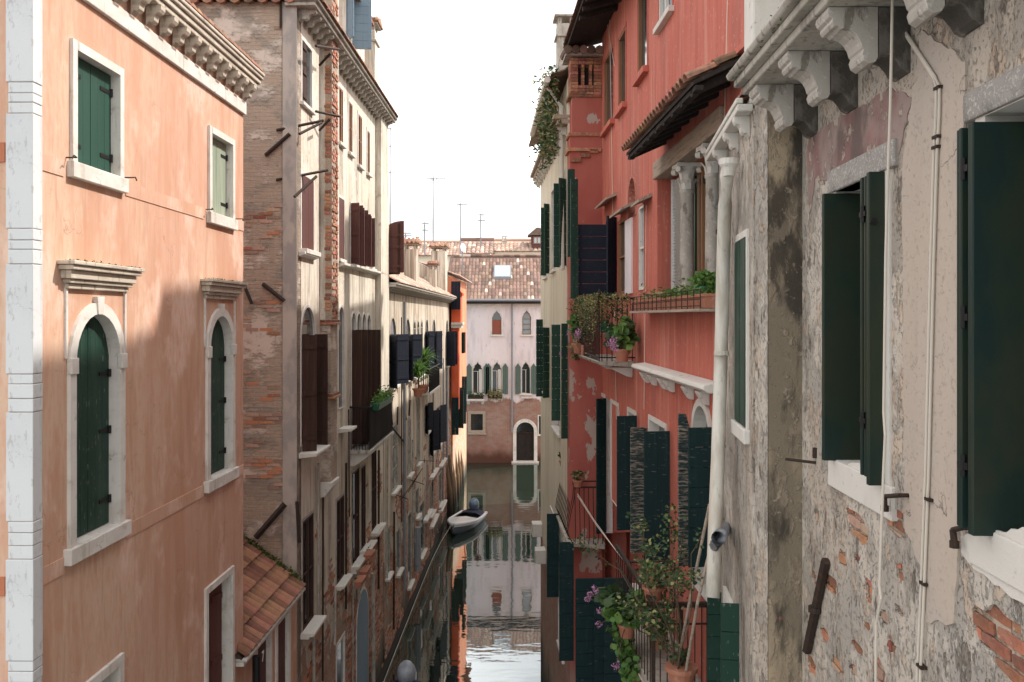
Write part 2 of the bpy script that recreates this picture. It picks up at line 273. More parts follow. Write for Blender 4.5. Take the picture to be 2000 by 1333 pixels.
M['creamr'] = mat('cream_plaster_with_green_streaks', (.62, .56, .44), [('n', (1.5, 1.5, .5), .4, .7, (.70, .66, .56), .7), ('n', (12, 12, .35), .5, .68, (.27, .24, .16), .75), ('n', (25, 25, .5), .55, .72, (.14, .13, .08), .6),
    ('zb', 3.6, 4.4, (.36, .15, .09), (.25, .11, .075), (.36, .30, .24), .5, 2), ('z', .2, 1.6, (.03, .035, .025), .95)], bump=.4)
M['near'] = mat('flaking_grey_beige_plaster', (.44, .38, .32), [('n', (.7, .7, .45), .42, .56, (.32, .30, .27), .85), ('n', (1.7, 1.7, 1.1), .48, .56, (.53, .475, .41), .75, .5), ('n', (3, 3, 1.8), .52, .60, (.27, .24, .205), .65, .5), ('n', (7, 7, 4), .56, .62, (.52, .39, .29), .5, .5),
    ('n', (9, 9, 4), .58, .64, (.58, .53, .47), .4, .8), ('n', (9, 9, 3.5), .61, .65, (.15, .125, .10), .7, -1.0), ('n', (42, 42, 30), .56, .66, (.2, .18, .16), .5, -.4), ('c', .7, .008, (.10, .085, .07), .6, .6)], bump=.85, dist=.03)
M['nearsmooth'] = mat('beige_render', (.45, .38, .32), [('n', (.9, .9, .5), .4, .7, (.385, .345, .315), .7), ('n', (40, 40, 40), .55, .75, (.30, .25, .21), .5, -.5), ('n', (6, 6, .6), .6, .8, (.33, .28, .24), .5), ('c', .8, .007, (.09, .075, .065), .8, .9)], bump=.5)
M['sooty'] = mat('soot_streaked_plaster', (.20, .165, .12), [('n', (2.5, 2.5, .9), .42, .60, (.40, .32, .22), .85), ('n', (2.2, 2.2, .7), .49, .58, (.04, .034, .028), .9, .3), ('n', (6, 6, 3), .52, .6, (.30, .24, .18), .5, .4), ('n', (13, 13, 13), .56, .68, (.40, .33, .25), .6, .5), ('n', (45, 45, 45), .66, .74, (.55, .50, .42), .6), ('n', (9, 9, 7), .66, .72, (.30, .13, .08), .7)], bump=.9)  # dark, streaky plaster on the camera-facing side of the flue
M['purple'] = mat('faded_wine_plaster', (.225, .125, .115), [('n', (1.6, 1.6, 1), .44, .58, (.30, .235, .215), .85), ('n', (3.5, 3.5, 1.6), .5, .62, (.11, .085, .08), .8), ('n', (2.5, 2.5, 1.5), .55, .66, (.33, .16, .13), .7), ('n', (9, 9, 9), .56, .62, (.42, .36, .30), .8, .8)], bump=.7)
M['bracket'] = mat('greyed_bracket_stone', (.43, .40, .36), [('n', (5, 5, 3), .45, .6, (.36, .33, .29), .8), ('n', (9, 9, 4), .54, .64, (.17, .15, .12), .8, -.4), ('n', (20, 20, 20), .56, .66, (.62, .60, .56), .6)], bump=.6)
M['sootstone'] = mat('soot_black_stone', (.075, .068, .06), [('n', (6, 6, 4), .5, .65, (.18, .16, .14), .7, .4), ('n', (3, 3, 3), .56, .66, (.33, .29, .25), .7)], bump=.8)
M['white'] = mat('chipped_white_limewash', (.60, .575, .53), [('n', (5, 5, 3), .5, .7, (.52, .48, .42), .6), ('n', (12, 12, 12), .63, .70, (.34, .28, .22), .7, -.5), ('n', (5, 5, 2), .64, .72, (.13, .13, .06), .6)], bump=.6)
M['pipe'] = mat('white_painted_pipe', (.60, .57, .51), [('n', (6, 6, .6), .46, .62, (.42, .38, .31), .7), ('n', (20, 20, 2), .56, .68, (.28, .24, .18), .5), ('n', (14, 14, 6), .68, .74, (.30, .13, .06), .7)], rough=.5, bump=.1)
M['grey'] = mat('grey_metal', (.22, .235, .26), [('n', (6, 6, 6), .5, .7, (.14, .15, .16), .6)], rough=.5)
M['cable'] = mat('cream_cable', (.55, .50, .43), rough=.6, fine=None, bump=0)
M['pot'] = mat('terracotta_pot', (.36, .15, .095), [('n', (10, 10, 10), .5, .7, (.46, .27, .2), .6), ('n', (5, 5, 5), .6, .7, (.18, .1, .07), .6)], bump=.3)
M['mortar'] = mat('crumbling_pale_mortar', (.42, .35, .27), [('n', (12, 12, 12), .45, .6, (.29, .24, .19), .8, .6), ('n', (40,) * 3, .55, .65, (.55, .49, .40), .6, .5)], bump=.9)
M['soil'] = mat('potting_soil', (.035, .025, .018))
M['gpot'] = mat('green_plastic', (.012, .09, .05), rough=.4, fine=None, bump=0)
M['leaf'] = mat('mid_green_leaf', (.085, .17, .045), rough=.5, vary=.45, trans=.3, fine=None, bump=0)
M['leafd'] = mat('dark_green_leaf', (.045, .085, .032), rough=.55, vary=.5, trans=.25, fine=None, bump=0)
M['leafy'] = mat('yellow_green_leaf', (.24, .24, .10), rough=.6, vary=.4, trans=.25, vcol=((.22, .11, .06), .85), fine=None, bump=0)
M['leafb'] = mat('bright_green_leaf', (.12, .23, .055), rough=.5, vary=.3, trans=.35, fine=None, bump=0)
M['petal'] = mat('lilac_flower', (.50, .26, .44), rough=.7, vary=.3, trans=.3, fine=None, bump=0)
M['petalr'] = mat('crimson_flower', (.45, .05, .12), rough=.7, vary=.3, fine=None, bump=0)
M['stem'] = mat('brown_stem', (.10, .075, .045), rough=.8, fine=None, bump=0)
M['moss'] = mat('green_moss', (.09, .11, .03), vary=.4, fine=None, bump=0)
M['pole'] = mat('wet_oak_pole', (.20, .135, .085), [('n', (12, 12, 1), .45, .7, (.10, .07, .045), .8, .5), ('z', .3, 1.8, (.015, .016, .012), .95)], bump=.6)
M['hull'] = mat('white_gelcoat', (.70, .70, .70), [('n', (3, 3, 3), .55, .75, (.5, .5, .5), .5)], rough=.3, spec=.5, fine=None)
M['hullblue'] = mat('slate_blue_gelcoat', (.085, .105, .13), rough=.35, fine=None)
M['cover'] = mat('navy_boat_cover', (.022, .026, .055), [('n', (8, 8, 8), .4, .7, (.045, .05, .09), .6, .5)], rough=.85)
M['cowl'] = mat('pale_blue_engine_cover', (.10, .16, .24), [('n', (6, 6, 6), .45, .6, (.24, .31, .38), .8)], rough=.5)
M['cowlg'] = mat('silver_grey_engine_cowl', (.36, .39, .44), [('n', (4, 4, 4), .45, .7, (.2, .22, .26), .7)], rough=.3)
M['farwall'] = mat('pale_far_plaster', (.66, .57, .45), [('n', (.4, .4, .3), .4, .7, (.72, .66, .58), .7)], bump=.1)
# water: dark green body under a rippled mirror-like surface
w = bpy.data.materials.new('canal_water'); w.use_nodes = True; t_ = w.node_tree; nn = t_.nodes; nn.clear(); lk = t_.links.new
out = nn.new('ShaderNodeOutputMaterial'); ms = nn.new('ShaderNodeMixShader'); df = nn.new('ShaderNodeBsdfDiffuse'); gl = nn.new('ShaderNodeBsdfGlossy')
df.inputs[0].default_value = (.016, .026, .018, 1); gl.inputs['Roughness'].default_value = .018; gl.inputs[0].default_value = (.92, .97, .98, 1); ms.inputs[0].default_value = .42
tcw = nn.new('ShaderNodeTexCoord'); hs = []
for sc, amp, dt in (((.55, 1.3, 1), 1.0, 2), ((2.2, 4.5, 1), .22, 3), ((.12, .2, 1), 2.2, 1)):
    mw = nn.new('ShaderNodeMapping'); mw.inputs['Scale'].default_value = sc; lk(tcw.outputs['Object'], mw.inputs[0]); q = nn.new('ShaderNodeTexNoise'); q.inputs['Scale'].default_value = 1; q.inputs['Detail'].default_value = dt
    lk(mw.outputs[0], q.inputs['Vector']); k = nn.new('ShaderNodeMath'); k.operation = 'MULTIPLY'; k.inputs[1].default_value = amp; lk(q.outputs[0], k.inputs[0]); hs.append(k.outputs[0])
h = hs[0]
for x in hs[1:]:
    k = nn.new('ShaderNodeMath'); k.operation = 'ADD'; lk(h, k.inputs[0]); lk(x, k.inputs[1]); h = k.outputs[0]
bw = nn.new('ShaderNodeBump'); bw.inputs['Strength'].default_value = .28; bw.inputs['Distance'].default_value = .022; lk(h, bw.inputs['Height'])
lk(bw.outputs[0], gl.inputs['Normal']); lk(df.outputs[0], ms.inputs[1]); lk(gl.outputs[0], ms.inputs[2]); lk(ms.outputs[0], out.inputs[0]); M['water'] = w
# ------------------------------------------------------------------ shapes
def rect(x0, x1, z0, z1): return [(x0, z0), (x1, z0), (x1, z1), (x0, z1)]
def arch(x0, x1, z0, z1, n=14, k=1.0):               # z1 = crown of the arch
    c = (x0 + x1) / 2; r = (x1 - x0) / 2; zs = z1 - r * k
    return [(x0, z0), (x1, z0)] + [(c + r * cos(pi * i / n), zs + r * k * sin(pi * i / n)) for i in range(n + 1)]
def ogee(x0, x1, z0, z1):
    c = (x0 + x1) / 2; r = (x1 - x0) / 2; H = r * 2.1; zs = z1 - H; out = [(x0, z0), (x1, z0)]
    pr = [(1, 0), (1.02, .15), (.95, .3), (.80, .40), (.72, .43), (.74, .52), (.62, .64), (.42, .72), (.22, .80), (.08, .9), (0, 1)]
    out += [(c + r * x, zs + H * y) for x, y in pr]; out += [(c - r * x, zs + H * y) for x, y in reversed(pr[:-1])]
    return out
SH = {'r': rect, 'a': arch, 'o': ogee}
def leafmesh(w, h, style='v', top=0, t=.035, bn=.17):   # shutter leaf: hinge at x=0; top = rise of the curved head towards the meeting edge
    m = MB(); key = (round(w, 3), round(h, 3), style, round(top, 3))
    def zt(x): return h - (top * (1 - math.sqrt(max(0, 1 - (1 - min(1, x / w)) ** 2))) if top else 0)
    if style == 'v':
        n = max(2, round(w / bn))
        for i in range(n):
            x0, x1 = w * i / n + .002, w * (i + 1) / n - .002; d = R.uniform(0, .003)
            m.prism([(x0, 0), (x1, 0), (x1, zt(x1)), ((x0 + x1) / 2, zt((x0 + x1) / 2)), (x0, zt(x0))], [], d, t + d)
        for z in (h * .12, h * .5, (h - top) * .9): m.box(.02, w - .02, -.02, 0, z - .04, z + .04)
    elif style == 'h':
        n = max(3, round(h / (bn * 1.35)))
        for i in range(n):
            z0, z1 = h * i / n + .0035, h * (i + 1) / n - .0035; d = R.uniform(0, .004)
            if top and z1 > h - top * .9: m.prism([(.0, z0), (w, z0), (w, z1), (w * .45, z1 - .01), (w * .12 * (i + 1) / n, z0 + .04)], [], d, t + d)
            else: m.box(0, w, d, t + d, z0, z1)
        m.box(.03, .08, -.012, .0, .03, h - top - .03); m.box(w - .08, w - .03, -.012, .0, .03, h - .06)
    elif style == 'l':
        fw = .045; m.box(0, fw, 0, t, 0, h); m.box(w - fw, w, 0, t, 0, h); m.box(fw, w - fw, 0, t, 0, fw * 1.6); m.box(fw, w - fw, 0, t, h - fw * 1.3, h)
        n = int(h / .045)
        for i in range(2, n - 1): z = h * i / n; m.add([(fw, .004, z), (w - fw, .004, z), (w - fw, t - .004, z - .025), (fw, t - .004, z - .025)], [(0, 1, 2, 3)])
        m.box(fw, w - fw, .001, .006, fw, h - fw)
    else:
        m.box(0, w, 0, t, 0, h); m.box(.0, w, t, t + .004, 0, .05); m.box(0, w, t, t + .004, h - .05, h); m.box(0, .04, t, t + .004, .05, h - .05); m.box(w - .04, w, t, t + .004, .05, h - .05)
    return m
def leaf(par, fr, a, n, z0, h, w, ang, side_, mt, style='v', top=0, bev=0):
    """side_=+1: hinge at the low-x jamb, closed leaf runs to +x; -1: hinge at the high-x jamb. ang 0 closed, 180 flat on the wall"""
    me = leafmesh(w, h, style, top).mesh('shutter', mt)
    if side_ > 0: L_ = T((a, n, z0)) @ RZ(radians(ang))
    else: L_ = T((a, n, z0)) @ RZ(radians(180 - ang)) @ T((0, -.035, 0))
    o = put('shutter', me, par, fr.M @ L_, bev)
    return o
def glazing(par, fr, x0, x1, z0, z1, n, shape='r', mt=None, pm=None, bars=(1, 2), bw=.045):
    sh = SH[shape]; fm = mt or M['wood']; m = MB()
    m.prism(sh(x0, x1, z0, z1), [sh(x0 + bw, x1 - bw, z0 + bw, z1 - bw * (1.6 if shape != 'r' else 1))], n - .03, n + .02)
    zt = z1 - (x1 - x0) * (.5 if shape == 'a' else 1.0 if shape == 'o' else 0)
    for i in range(1, bars[0] + 1): x = x0 + (x1 - x0) * i / (bars[0] + 1); m.box(x - bw * .6, x + bw * .6, n - .02, n + .025, z0 + bw, (zt if shape != 'r' else z1 - bw))
    for i in range(1, bars[1] + 1):
        z = z0 + (zt - z0) * i / (bars[1] + (1 if shape == 'r' else 0)); m.box(x0 + bw * .5, x1 - bw * .5, n - .018, n + .012, z - bw * .35, z + bw * .35)
    m.build('window_frame', fm, par, fr)
    MB().prism(sh(x0 + .001, x1 - .001, z0 + .001, z1 - .001), [], n - .034, n - .031).build('pane', pm or M['glass'], par, fr)
def window(house, fr, x0, x1, z0, z1, shape='r', fw=.1, fp=.03, dep=.12, fmat=None, sill=(.09, .1, .05), fill='glass', bars=(1, 2), pm=None, gm=None, smat=None, style='v', angs=None, lw=None, label=None, lz=None, ln=None, stop=0, fbot=False):
    """x0<x1 opening in the frame of the facade. Adds the part 'window' (its surround) with sub-parts. Returns the hole."""
    sh = SH[shape]; fmat = fmat or M['stone']; k = fw * (1.35 if shape == 'o' else 1)
    m = MB(); zb = z0 - (fw if fbot else 0)
    if shape == 'r': outer = rect(x0 - fw, x1 + fw, zb, z1 + fw)
    else: outer = sh(x0 - fw, x1 + fw, zb, z1 + k)
    m.prism(outer, [sh(x0, x1, z0 + (.001 if not fbot else 0), z1)], -dep, fp)
    win = m.build('window', fmat, house, fr, bev=.006, label=label)
    if sill:
        MB().box(x0 - fw - sill[2], x1 + fw + sill[2], -dep, sill[1], z0 - sill[0] - (fw if fbot else 0), zb - .001).build('sill', sill[3] if len(sill) > 3 else fmat, win, fr, bev=.008)
    if fill == 'glass': glazing(win, fr, x0, x1, z0, z1, -dep + .03, shape, gm, pm, bars)
    elif fill == 'dark': MB().prism(sh(x0, x1, z0, z1), [], -dep - .02, -dep + .005).build('pane', M['glass'], win, fr)
    elif fill == 'shut':
        wd = (x1 - x0) / 2; nn_ = -dep + .02
        MB().prism(sh(x0, x1, z0, z1), [], -dep - .04, -dep - .01).build('pane', M['glass'], win, fr)
        tp = wd if shape == 'a' else 0
        leaf(win, fr, x0 + .004, nn_, z0 + .01, z1 - z0 - .02, wd - .007, 0, 1, smat or M['green'], style, tp)
        me = leafmesh(wd - .007, z1 - z0 - .02, style, tp).mesh('shutter', smat or M['green'])
        put('shutter', me, win, fr.M @ T((x1 - .004, nn_, z0 + .01)) @ Matrix.Scale(-1, 4, (1, 0, 0)))
    if angs:
        zz0, zz1 = lz or (z0 - .01, z1 + .01); wd = lw or (x1 - x0) / 2; n = fp + .01 if ln is None else ln
        if angs[0] is not None: leaf(win, fr, x0, n, zz0, zz1 - zz0, wd, angs[0], 1, smat or M['green'], style, stop)
        if angs[1] is not None: leaf(win, fr, x1, n, zz0, zz1 - zz0, wd, angs[1], -1, smat or M['green'], style, stop)
    return sh(x0 - fw * .3, x1 + fw * .3, z0 - (fw * .3 if fbot else .0), z1 + fw * .3)
def pxw(house, fr, pa, pb, yt, yb, n=0, **k):            # opening from photo pixels read on the plane (yt, yb read at pa)
    a0, zt = fr.h(pa, yt, n); a1 = fr.a(pb, n); zb = fr.z(pa, yb, n); x0, x1 = sorted((a0, a1))
    return window(house, fr, x0, x1, zb, zt, **k)
def wall(house, fr, x0, x1, z0, z1, holes, mt, th=.3, n=0, name='facade', outer=None):
    return MB().prism(outer or rect(x0, x1, z0, z1), holes, n - th, n).build(name, mt, house, fr, raw=True)
def bracketprof(d, h): return [(0, 0), (d, 0), (d * .98, -h * .22), (d * .86, -h * .36), (d * .72, -h * .38), (d * .58, -h * .50), (d * .52, -h * .74), (d * .38, -h * .84), (d * .22, -h * .80), (d * .12, -h * .90), (0, -h)]
def tiles(m, fr_, x0, x1, y0, z0, y1, z1, pw=.19, rl=.34, rad=.085):
    """half-round tiles on a slope from (y0,z0) low edge to (y1,z1) high edge"""
    nx = int((x1 - x0) / pw); L_ = math.hypot(y1 - y0, z1 - z0); nr = max(1, int(L_ / rl)); dy, dz = (y1 - y0) / L_, (z1 - z0) / L_
    for i in range(nx):
        xc = x0 + (i + .5) * pw
        for j in range(nr):
            s0, s1 = j * rl - .03, (j + 1) * rl + .02; jit = R.uniform(-.012, .012); q = []
            for s_, rr, up in ((s0, rad, .035), (s1, rad * .82, .0)):
                for k in range(5):
                    t = pi * k / 4; q.append((xc + jit + rr * cos(t) * 1.05, y0 + dy * s_ - dz * (rr * sin(t) * .8 + up), z0 + dz * s_ + abs(dy) * (rr * sin(t) * .8 + up)))
            m.add(q, [(k, k + 1, k + 6, k + 5) for k in range(4)] + [(0, 1, 2, 3, 4)])
    m.box(x0, x1, 0, .001, 0, .001)
    m.add([(x0, y0, z0), (x1, y0, z0), (x1, y1, z1), (x0, y1, z1)], [(0, 1, 2, 3)])
    return m
def leafball(m, c, rad, n, size, R_=R, flat=.5, asp=.6):
    for _ in range(n):
        while 1:
            p = Vector((R_.uniform(-1, 1), R_.uniform(-1, 1), R_.uniform(-1, 1)))
            if .15 < p.length < 1: break
        q = Vector((c[0] + p.x * rad[0], c[1] + p.y * rad[1], c[2] + p.z * rad[2])); aleaf(m, q, size * R_.uniform(.6, 1.3), R_, asp)
def aleaf(m, q, s_, R_=R, asp=.6):
    u = Vector((R_.uniform(-1, 1), R_.uniform(-1, 1), R_.uniform(-.7, .5))).normalized(); w = u.cross(Vector((R_.uniform(-1, 1), R_.uniform(-1, 1), R_.uniform(-1, 1)))).normalized(); nn_ = u.cross(w)
    b = s_ * asp * .5
    m.add([q, q + u * s_ * .35 + w * b - nn_ * s_ * .05, q + u * s_ * .75 + w * b * .7, q + u * s_, q + u * s_ * .75 - w * b * .7, q + u * s_ * .35 - w * b - nn_ * s_ * .05], [(0, 1, 2, 3), (0, 3, 4, 5)])
def potmesh(r, h): return MB().lathe([(r * .68, 0), (r * .95, h * .8), (r * 1.08, h * .8), (r * 1.08, h), (r * .92, h), (r * .9, h * .88)], 18)
# ================================================================== SETTING
wm = MB(); wm.add([(-300, -60, 0), (300, -60, 0), (300, 600, 0), (-300, 600, 0)], [(0, 1, 2, 3)])
water = wm.build('water', M['water'], raw=True); water['kind'] = 'structure'
gm = MB(); gm.add([(-900, -300, -1.2), (900, -300, -1.2), (900, 1500, -1.2), (-900, 1500, -1.2)], [(0, 1, 2, 3)])
ground = gm.build('ground', M['soil'], raw=True); ground['kind'] = 'structure'
FL = side(1030, -4.2)
# ================================================================== ORANGE HOUSE (near left)
A0, A1 = FL.a(475), FL.a(63)            # far and near corner
oh = thing('orange_house', 'orange plastered house with green shutters and white stone corner, nearest on the left', 'house', FL.M @ T(((A0 + A1) / 2, 0, 0)))
Z = lambda px, py, n=0: FL.z(px, py, n)
holes = []
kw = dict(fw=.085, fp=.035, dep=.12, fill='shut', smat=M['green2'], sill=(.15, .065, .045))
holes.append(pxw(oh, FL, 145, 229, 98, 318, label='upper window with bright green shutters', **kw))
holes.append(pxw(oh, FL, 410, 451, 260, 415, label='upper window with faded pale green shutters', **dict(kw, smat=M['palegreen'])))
kw2 = dict(shape='a', fw=.115, fp=.035, dep=.14, fill='shut', smat=M['green'], sill=(.15, .075, .06))
arcs = []
for pa, pb, top, bot, pm_ in ((143, 229, 614, 1065, 186), (407, 450, 618, 937, 428)):
    x0, x1 = sorted((FL.a(pa), FL.a(pb))); z0 = FL.z(pa, bot); z1 = FL.z(pm_, top)
    holes.append(window(oh, FL, x0, x1, z0, z1, **kw2)); arcs.append((x0, x1, z0, z1))
    wp = [o for o in oh.children if o.name.startswith('window')][-1]
    zs = z1 - (x1 - x0) / 2 - .06
    for q in (x0 - .12, x1 + .0):                       # impost blocks and keystone
        MB().box(q - .005, q + .125, .0, .055, zs - .05, zs + .10).build('impost_block', M['stone'], wp, FL, bev=.006)
    MB().prism([((x0 + x1) / 2 - .05, z1 - .005), ((x0 + x1) / 2 + .05, z1 - .005), ((x0 + x1) / 2 + .075, z1 + .17), ((x0 + x1) / 2 - .075, z1 + .17)], [], 0, .05).build('keystone', M['stone'], wp, FL, bev=.005)
    # stone edging and the moulded hood above
    for q in (x0 - .165, x1 + .135): MB().box(q, q + .03, 0, .022, zs + .1, z1 + .32).build('trim_strip', M['stone'], oh, FL)
    hm = MB(); hz = z1 + .20; w0, w1 = x0 - .26, x1 + .26
    for (zz, zh, pr, ex) in ((0.03, .05, .045, -.09), (.08, .04, .075, -.06), (.12, .08, .10, -.03), (.20, .045, .14, .01), (.245, .04, .165, .035)):
        hm.box(w0 - ex, w1 + ex, 0, pr, hz + zz, hz + zz + zh - .003)
    hm.build('window_hood', M['hood'], oh, FL, bev=.008)
    mm = MB()
    for _ in range(160): aleaf(mm, Vector((R.uniform(w0, w1), R.uniform(0, .15), hz + .287)), .03)
    mm.build('moss', M['moss'], oh, FL, stuff=True)
    hk = MB()
    for zf in (.12, .45, .72):
        for q, sg in ((x0 + .02, 1), (x1 - .02, -1)):
            zq = z0 + (z1 - z0) * zf; hk.box(min(q, q + sg * .2), max(q, q + sg * .2), -.085, -.075, zq - .018, zq + .018); hk.tube([(q, -.07, zq - .04), (q, -.07, zq + .04)], .018)
    hk.build('strap_hinge', M['black'], wp, FL)
# upper windows' hinges and hold-back hooks
for pa, pb, yt, yb in ((145, 229, 98, 318), (410, 451, 260, 415)):
    x0, x1 = sorted((FL.a(pa), FL.a(pb))); z0, z1 = FL.z(pa, yb), FL.z(pa, yt); hk = MB()
    for zf in (.18, .82):
        for q, sg in ((x0 + .02, 1), (x1 - .02, -1)):
            zq = z0 + (z1 - z0) * zf; hk.box(min(q, q + sg * .22), max(q, q + sg * .22), -.068, -.058, zq - .02, zq + .02); hk.tube([(q, -.055, zq - .04), (q, -.055, zq + .04)], .018)
    hk.build('strap_hinge', M['black'], oh, FL)
    for q, sg in ((x0 - .15, -1), (x1 + .15, 1)): MB().tube([(q, 0, z0 + .02), (q, .10, z0 + .02), (q + sg * .05, .10, z0 + .03), (q + sg * .08, .10, z0 + .0)], .007).build('shutter_hook', M['iron'], oh, FL)
# lower windows (bare stone surround, open dark leaf inside)
holes.append(pxw(oh, FL, 403, 450, 1160, 1500, fw=.085, fp=.035, dep=.26, fill='dark', sill=(.14, .1, .04)))
holes.append(pxw(oh, FL, 176, 228, 1345, 1700, fw=.10, fp=.035, dep=.2, fill='dark', sill=(.14, .1, .04)))
leaf(oh, FL, FL.a(403, -.22), -.2, FL.z(403, 1495), FL.z(403, 1170) - FL.z(403, 1495), .3, 12, -1, M['brown'], 'v')
ztop = FL.z(475, 225)
wall(oh, FL, A0, A1, -.5, ztop + .6, holes, M['orange'], th=.28)
MB().box(A0 + .02, A1 - .02, -6.5, -.281, -.5, ztop + .55).build('wall', M['terra'], oh, FL, raw=True)
for ya, yb in ((300, 333), (1110, 1144)):
    z0, z1 = Z(82, yb), Z(82, ya); cuts = [A0 + .003] + [c for h in sorted([(arcs[1][0] - .18, arcs[1][1] + .18), (arcs[0][0] - .18, arcs[0][1] + .18)]) for c in h] + [A1 - .14]
    for i in range(0, len(cuts) - 1, 2):
        if cuts[i + 1] > cuts[i]: MB().box(cuts[i], cuts[i + 1], 0, .009, z0, z1).build('string_course', M['orange'], oh, FL)
MB().box(A1 - .12, A1 + .006, -.19, .006, 0, ztop + .5).build('quoin_mortar', M['greyplaster'], oh, FL)
# stone corner: blocks wrap the near corner
FE = Fr(FL.P(A1, 0, 0).x, FL.P(A1, 0, 0).y, -FL.M.col[0][0] * 0 + (FL.X.x), FL.X.y)       # end wall, faces the camera
ys = [-90, 169, 190, 208, 229, 450, 472, 490, 518, 729, 748, 776, 802, 1012, 1033, 1058, 1084, 1279, 1299, 1320, 1420, 1560, 1800]
for i in range(len(ys) - 1):
    z1, z0 = FL.z(80, ys[i]), FL.z(80, ys[i + 1]); d = R.uniform(0, .006); j = .003
    MB().box(A1 - .137, A1 + .012 + d, -.20 - .02 * (i % 4 == 0), .012 + d, z0 + j, z1 - j).build('quoin_stone', M['quoin'], oh, FL, bev=.006)
# end-wall bands
for ya, yb in ((285, 322), (1118, 1155)): MB().box(A1 + .0, A1 + .012, -5, -.23, FL.z(80, yb), FL.z(80, ya)).build('string_course', M['terra'], oh, FL)
# frieze, scroll brackets and cornice under the eave
zb0, zb1 = Z(475, 225), Z(475, 201)
MB().box(A0 - .02, A1 + .02, 0, .045, zb0, zb1).build('frieze_band', M['stone'], oh, FL, bev=.008)
corn = MB()
for (z0, z1, pr) in ((.24, .30, .19), (.305, .37, .22), (.375, .42, .25), (.425, .47, .27)): corn.box(A0 - pr * .75, A1 + pr * .5, -.1, pr, zb1 + z0, zb1 + z1)
corn = corn.build('cornice', M['hood'], oh, FL, bev=.012)
bme = MB().prism(bracketprof(.17, .23), [], -.06, .06, 'x').mesh('cornice_bracket', M['hood'])
bz = (A0 + .06, A1 - .05); nb = 16
for i in range(nb):
    put('cornice_bracket', bme, corn, FL.M @ T((A0 + .1 + .37 * i, .046, zb1 + .235)), .006)
    if A0 + .1 + .37 * (i + 1) > A1: break
rt = tiles(MB(), FL, A0 - .15, A1 + .12, .24, zb1 + .47, -6, zb1 + 2.6)
rt.build('roof', M['tile'], oh, FL, stuff=True)
MB().prism([(-6.4, ztop + .5), (-.1, ztop + .5), (-.1, zb1 + .6), (-6.4, zb1 + 2.7)], [], A1 - .25, A1 - .02, 'x').build('gable', M['terra'], oh, FL)
MB().prism([(-6.4, ztop + .5), (-.1, ztop + .5), (-.1, zb1 + .6), (-6.4, zb1 + 2.7)], [], A0 + .02, A0 + .25, 'x').build('gable', M['terra'], oh, FL)

# ================================================================== TALL BRICK-ENDED HOUSE (second on the left)
B0, B1 = FL.a(748), FL.a(580)
th_ = thing('tall_brick_house', 'tall pale house with bare brick end wall and dark brown shutters, behind the orange house', 'house', FL.M @ T(((B0 + B1) / 2, 0, 0)))
holes = []
st = M['stone']
def addw(*a, **k): holes.append(pxw(*a, **k))
b = dict(fw=.06, fp=.015, dep=.035, sill=(.07, .07, .03), bars=(1, 1))
addw(th_, FL, 589, 608, 77, 199, label='tall window with one brown shutter closed', fill='dark', **b)
leaf(th_, FL, FL.a(589), -.025, FL.z(589, 199), FL.z(589, 77) - FL.z(589, 199), .32, 0, -1, M['dbrown'], 'v')
addw(th_, FL, 588, 611, 340, 486, fill='shut', smat=M['brown'], **dict(b, sill=(.09, .14, .05)))
addw(th_, FL, 588, 614, 600, 872, shape='a', fill='dark', smat=M['dbrown'], **dict(b, sill=None))
addw(th_, FL, 590, 611, 1020, 1236, fill='glass', **dict(b, gm=M['dbrown'], fmat=M['oldstone'], sill=(.09, .16, .06, M['white'])))
for p in ((661, 669, 168, 277), (680.5, 687.5, 197, 297), (699, 706, 222, 322), (716.5, 721.5, 254, 338)):
    addw(th_, FL, *p, fill='glass', **dict(b, sill=(.07, .08, .03)))
addw(th_, FL, 661, 671, 385, 505, fill='shut', smat=M['brown'], **dict(b))
for p in ((684, 690.5), (693.5, 700), (702, 707.5), (709.5, 715)):
    addw(th_, FL, p[0], p[1], 398 + (p[0] - 684) * 1.0, 515 + (p[0] - 684) * .15, fill='dark', smat=M['brown'], style='v', angs=(100, 100), fw=.04, fp=.02, dep=.04, sill=None)
addw(th_, FL, 721.5, 728, 425, 524, fill='dark', smat=M['brown'], style='v', angs=(None, None), fw=.05, fp=.02, dep=.04, sill=(.06, .1, .05))
addw(th_, FL, 660.5, 671, 600, 800, shape='a', fill='dark', fw=.05, fp=.02, dep=.04, sill=None)
for i, p in enumerate(((686, 693.5), (696.5, 704), (707, 713.5), (716.5, 723))):
    addw(th_, FL, p[0], p[1], 612 + i * 1.2, 872, shape='a', fill='dark', smat=M['dbrown'], style='l', angs=(98, 98), stop=0, lz=(FL.z(p[0], 868), FL.z(p[0], 645)), fw=.045, fp=.02, dep=.04, sill=None)
for p in ((656.5, 671, 980, 1143), (687, 701, 925, 1112), (704.5, 713, 915, 1075), (725, 734, 880, 1040)):
    addw(th_, FL, *p, fill='glass', **dict(b, sill=(.09, .14, .06, M['white']), gm=M['dbrown'], fmat=M['oldstone']))
addw(th_, FL, 696, 718, 1172, 1420, shape='a', fill='shut', smat=M['bluegrey'], **dict(b, sill=None))
addw(th_, FL, 657, 672, 1265, 1450, fill='dark', **dict(b, sill=None))
zt2 = FL.z(580, 14)
wall(th_, FL, B0, B1, -.5, zt2, holes, M['cream'], th=.28)
from mathutils import noise as mnoise
